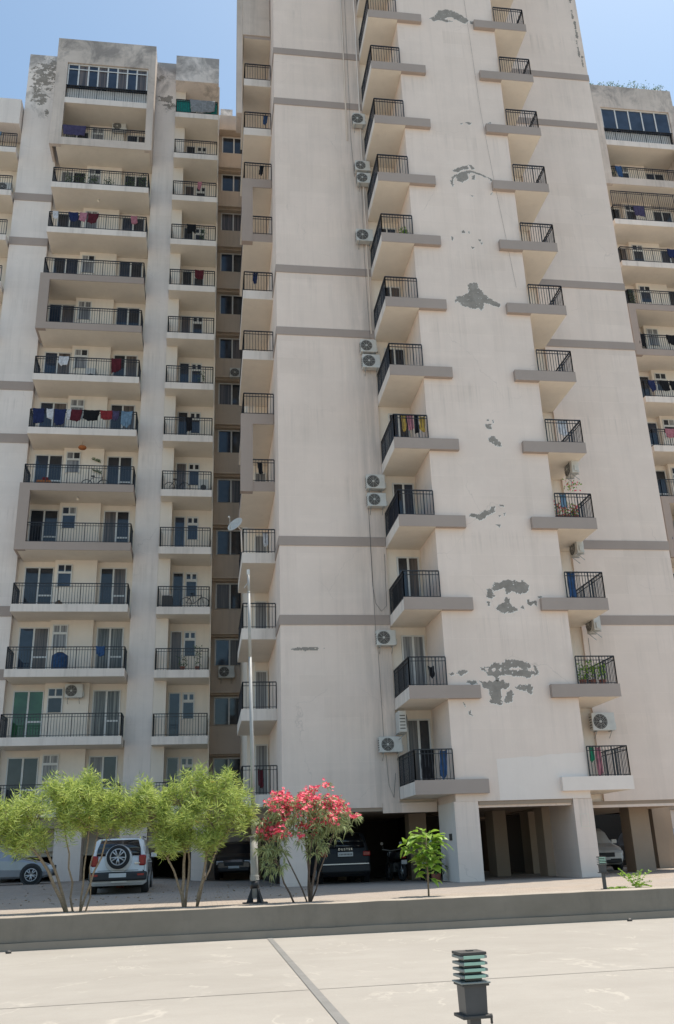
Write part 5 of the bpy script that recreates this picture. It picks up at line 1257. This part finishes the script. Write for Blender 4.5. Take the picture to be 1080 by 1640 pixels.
for dx, z in ((-.55, .12), (-.5, .2), (-.42, .05)):
    p = Vector((4.86, 20.9, -.2)); q = Vector((4.9+dx, 20.85, z)); g.tube([p, q], .006, 4, 1, False)
    for k in range(3): broad_leaf(fol, q, Vector((rnd.gauss(0, .7), rnd.gauss(0, .5), rnd.gauss(.2, .5))).normalized(), .2, .1, .4)
g.build('stem', ['bark', 'leafB'], t); fol.build('foliage', ['leafB'], t)
# low weeds with paired leaflets
rnd = random.Random(44)
for x, h, lab in ((9.15, .18, 'low spreading weed just right of the small garden lamp'), (9.62, .95, 'taller weed with raised compound leaves near the right end of the wall')):
    t = thing('weed', (x, 20.9, G), lab, 'plant', 'weeds by the small garden lamp')
    g = MB(); f_ = MB()
    for k in range(9):
        a = k*2.4; d = Vector((math.cos(a)*.8, math.sin(a)*.5, h*rnd.uniform(.3, 1.2)+.1)); p0 = Vector((x, 20.9, G-.01)); pts = [p0+d*.45*u-Vector((0, 0, .16*u*u)) for u in (0, .25, .5, .75, 1)]
        g.tube(pts, .005, 4, 0, False)
        for j in range(1, 9):
            u = j/8; c = p0+d*.45*u-Vector((0, 0, .16*u*u)); sd = Vector((-math.sin(a), math.cos(a), .2)).normalized()
            for s2 in (1, -1): leaf_quad(f_, c, (sd*s2+d.normalized()*.4).normalized(), .095, .04)
    g.build('stem', ['leafB'], t); f_.build('foliage', ['leafB'], t)
# small plants growing at the foot of the columns
for x, y, lab in ((7.45, 30.8, 'dark leafy plant at the foot of the left tower column'), (-2.75, 33.9, 'small plant at the foot of the pillar behind the SUV')):
    z = gz(x, y); t = thing('potted_plant', (x, y, z), lab, 'potted plant', 'plants at the column feet')
    MB().tube([(x, y, z), (x, y, z+.25)], [.12, .16], 12).build('pot', ['terracotta'], t)
    g = MB()
    for k in range(170): c = Vector((x+rnd.gauss(0, .16), y+rnd.gauss(0, .12), z+.3+abs(rnd.gauss(0, .42)))); leaf_quad(g, c, Vector((rnd.gauss(0, 1), rnd.gauss(0, 1), rnd.gauss(.2, 1))).normalized(), .15, .06)
    g.build('foliage', ['leafD'], t)

# dry leaves on the yard
g = MB(); rnd = random.Random(55)
for k in range(260):
    x = rnd.uniform(-6, 3); y = rnd.uniform(24, 36); c = Vector((x, y, gz(x, y)+.01)); a = rnd.random()*6.28
    leaf_quad(g, c, Vector((math.cos(a), math.sin(a), .05)), rnd.uniform(.04, .10), .035)
tag(g.build('fallen_leaves', ['bark'], None, (0, 0, 0)), 'dry brown fallen leaves scattered over the shaded paving', 'leaves', None, 'stuff')
# small stones on the terrace by the wall
for x, y, lab in ((8.6, 19.2, 'small dark stone on the terrace near the right end of the wall'), (-3.4, 18.6, 'dark crumpled leaf on the terrace by the wall at the left edge')):
    g = MB().blob((x, y, TZ+.02), .045, 0, x, 7, .5, (1.2, 1, .7)); tag(g.build('stone', ['acdark']), lab, 'stone')
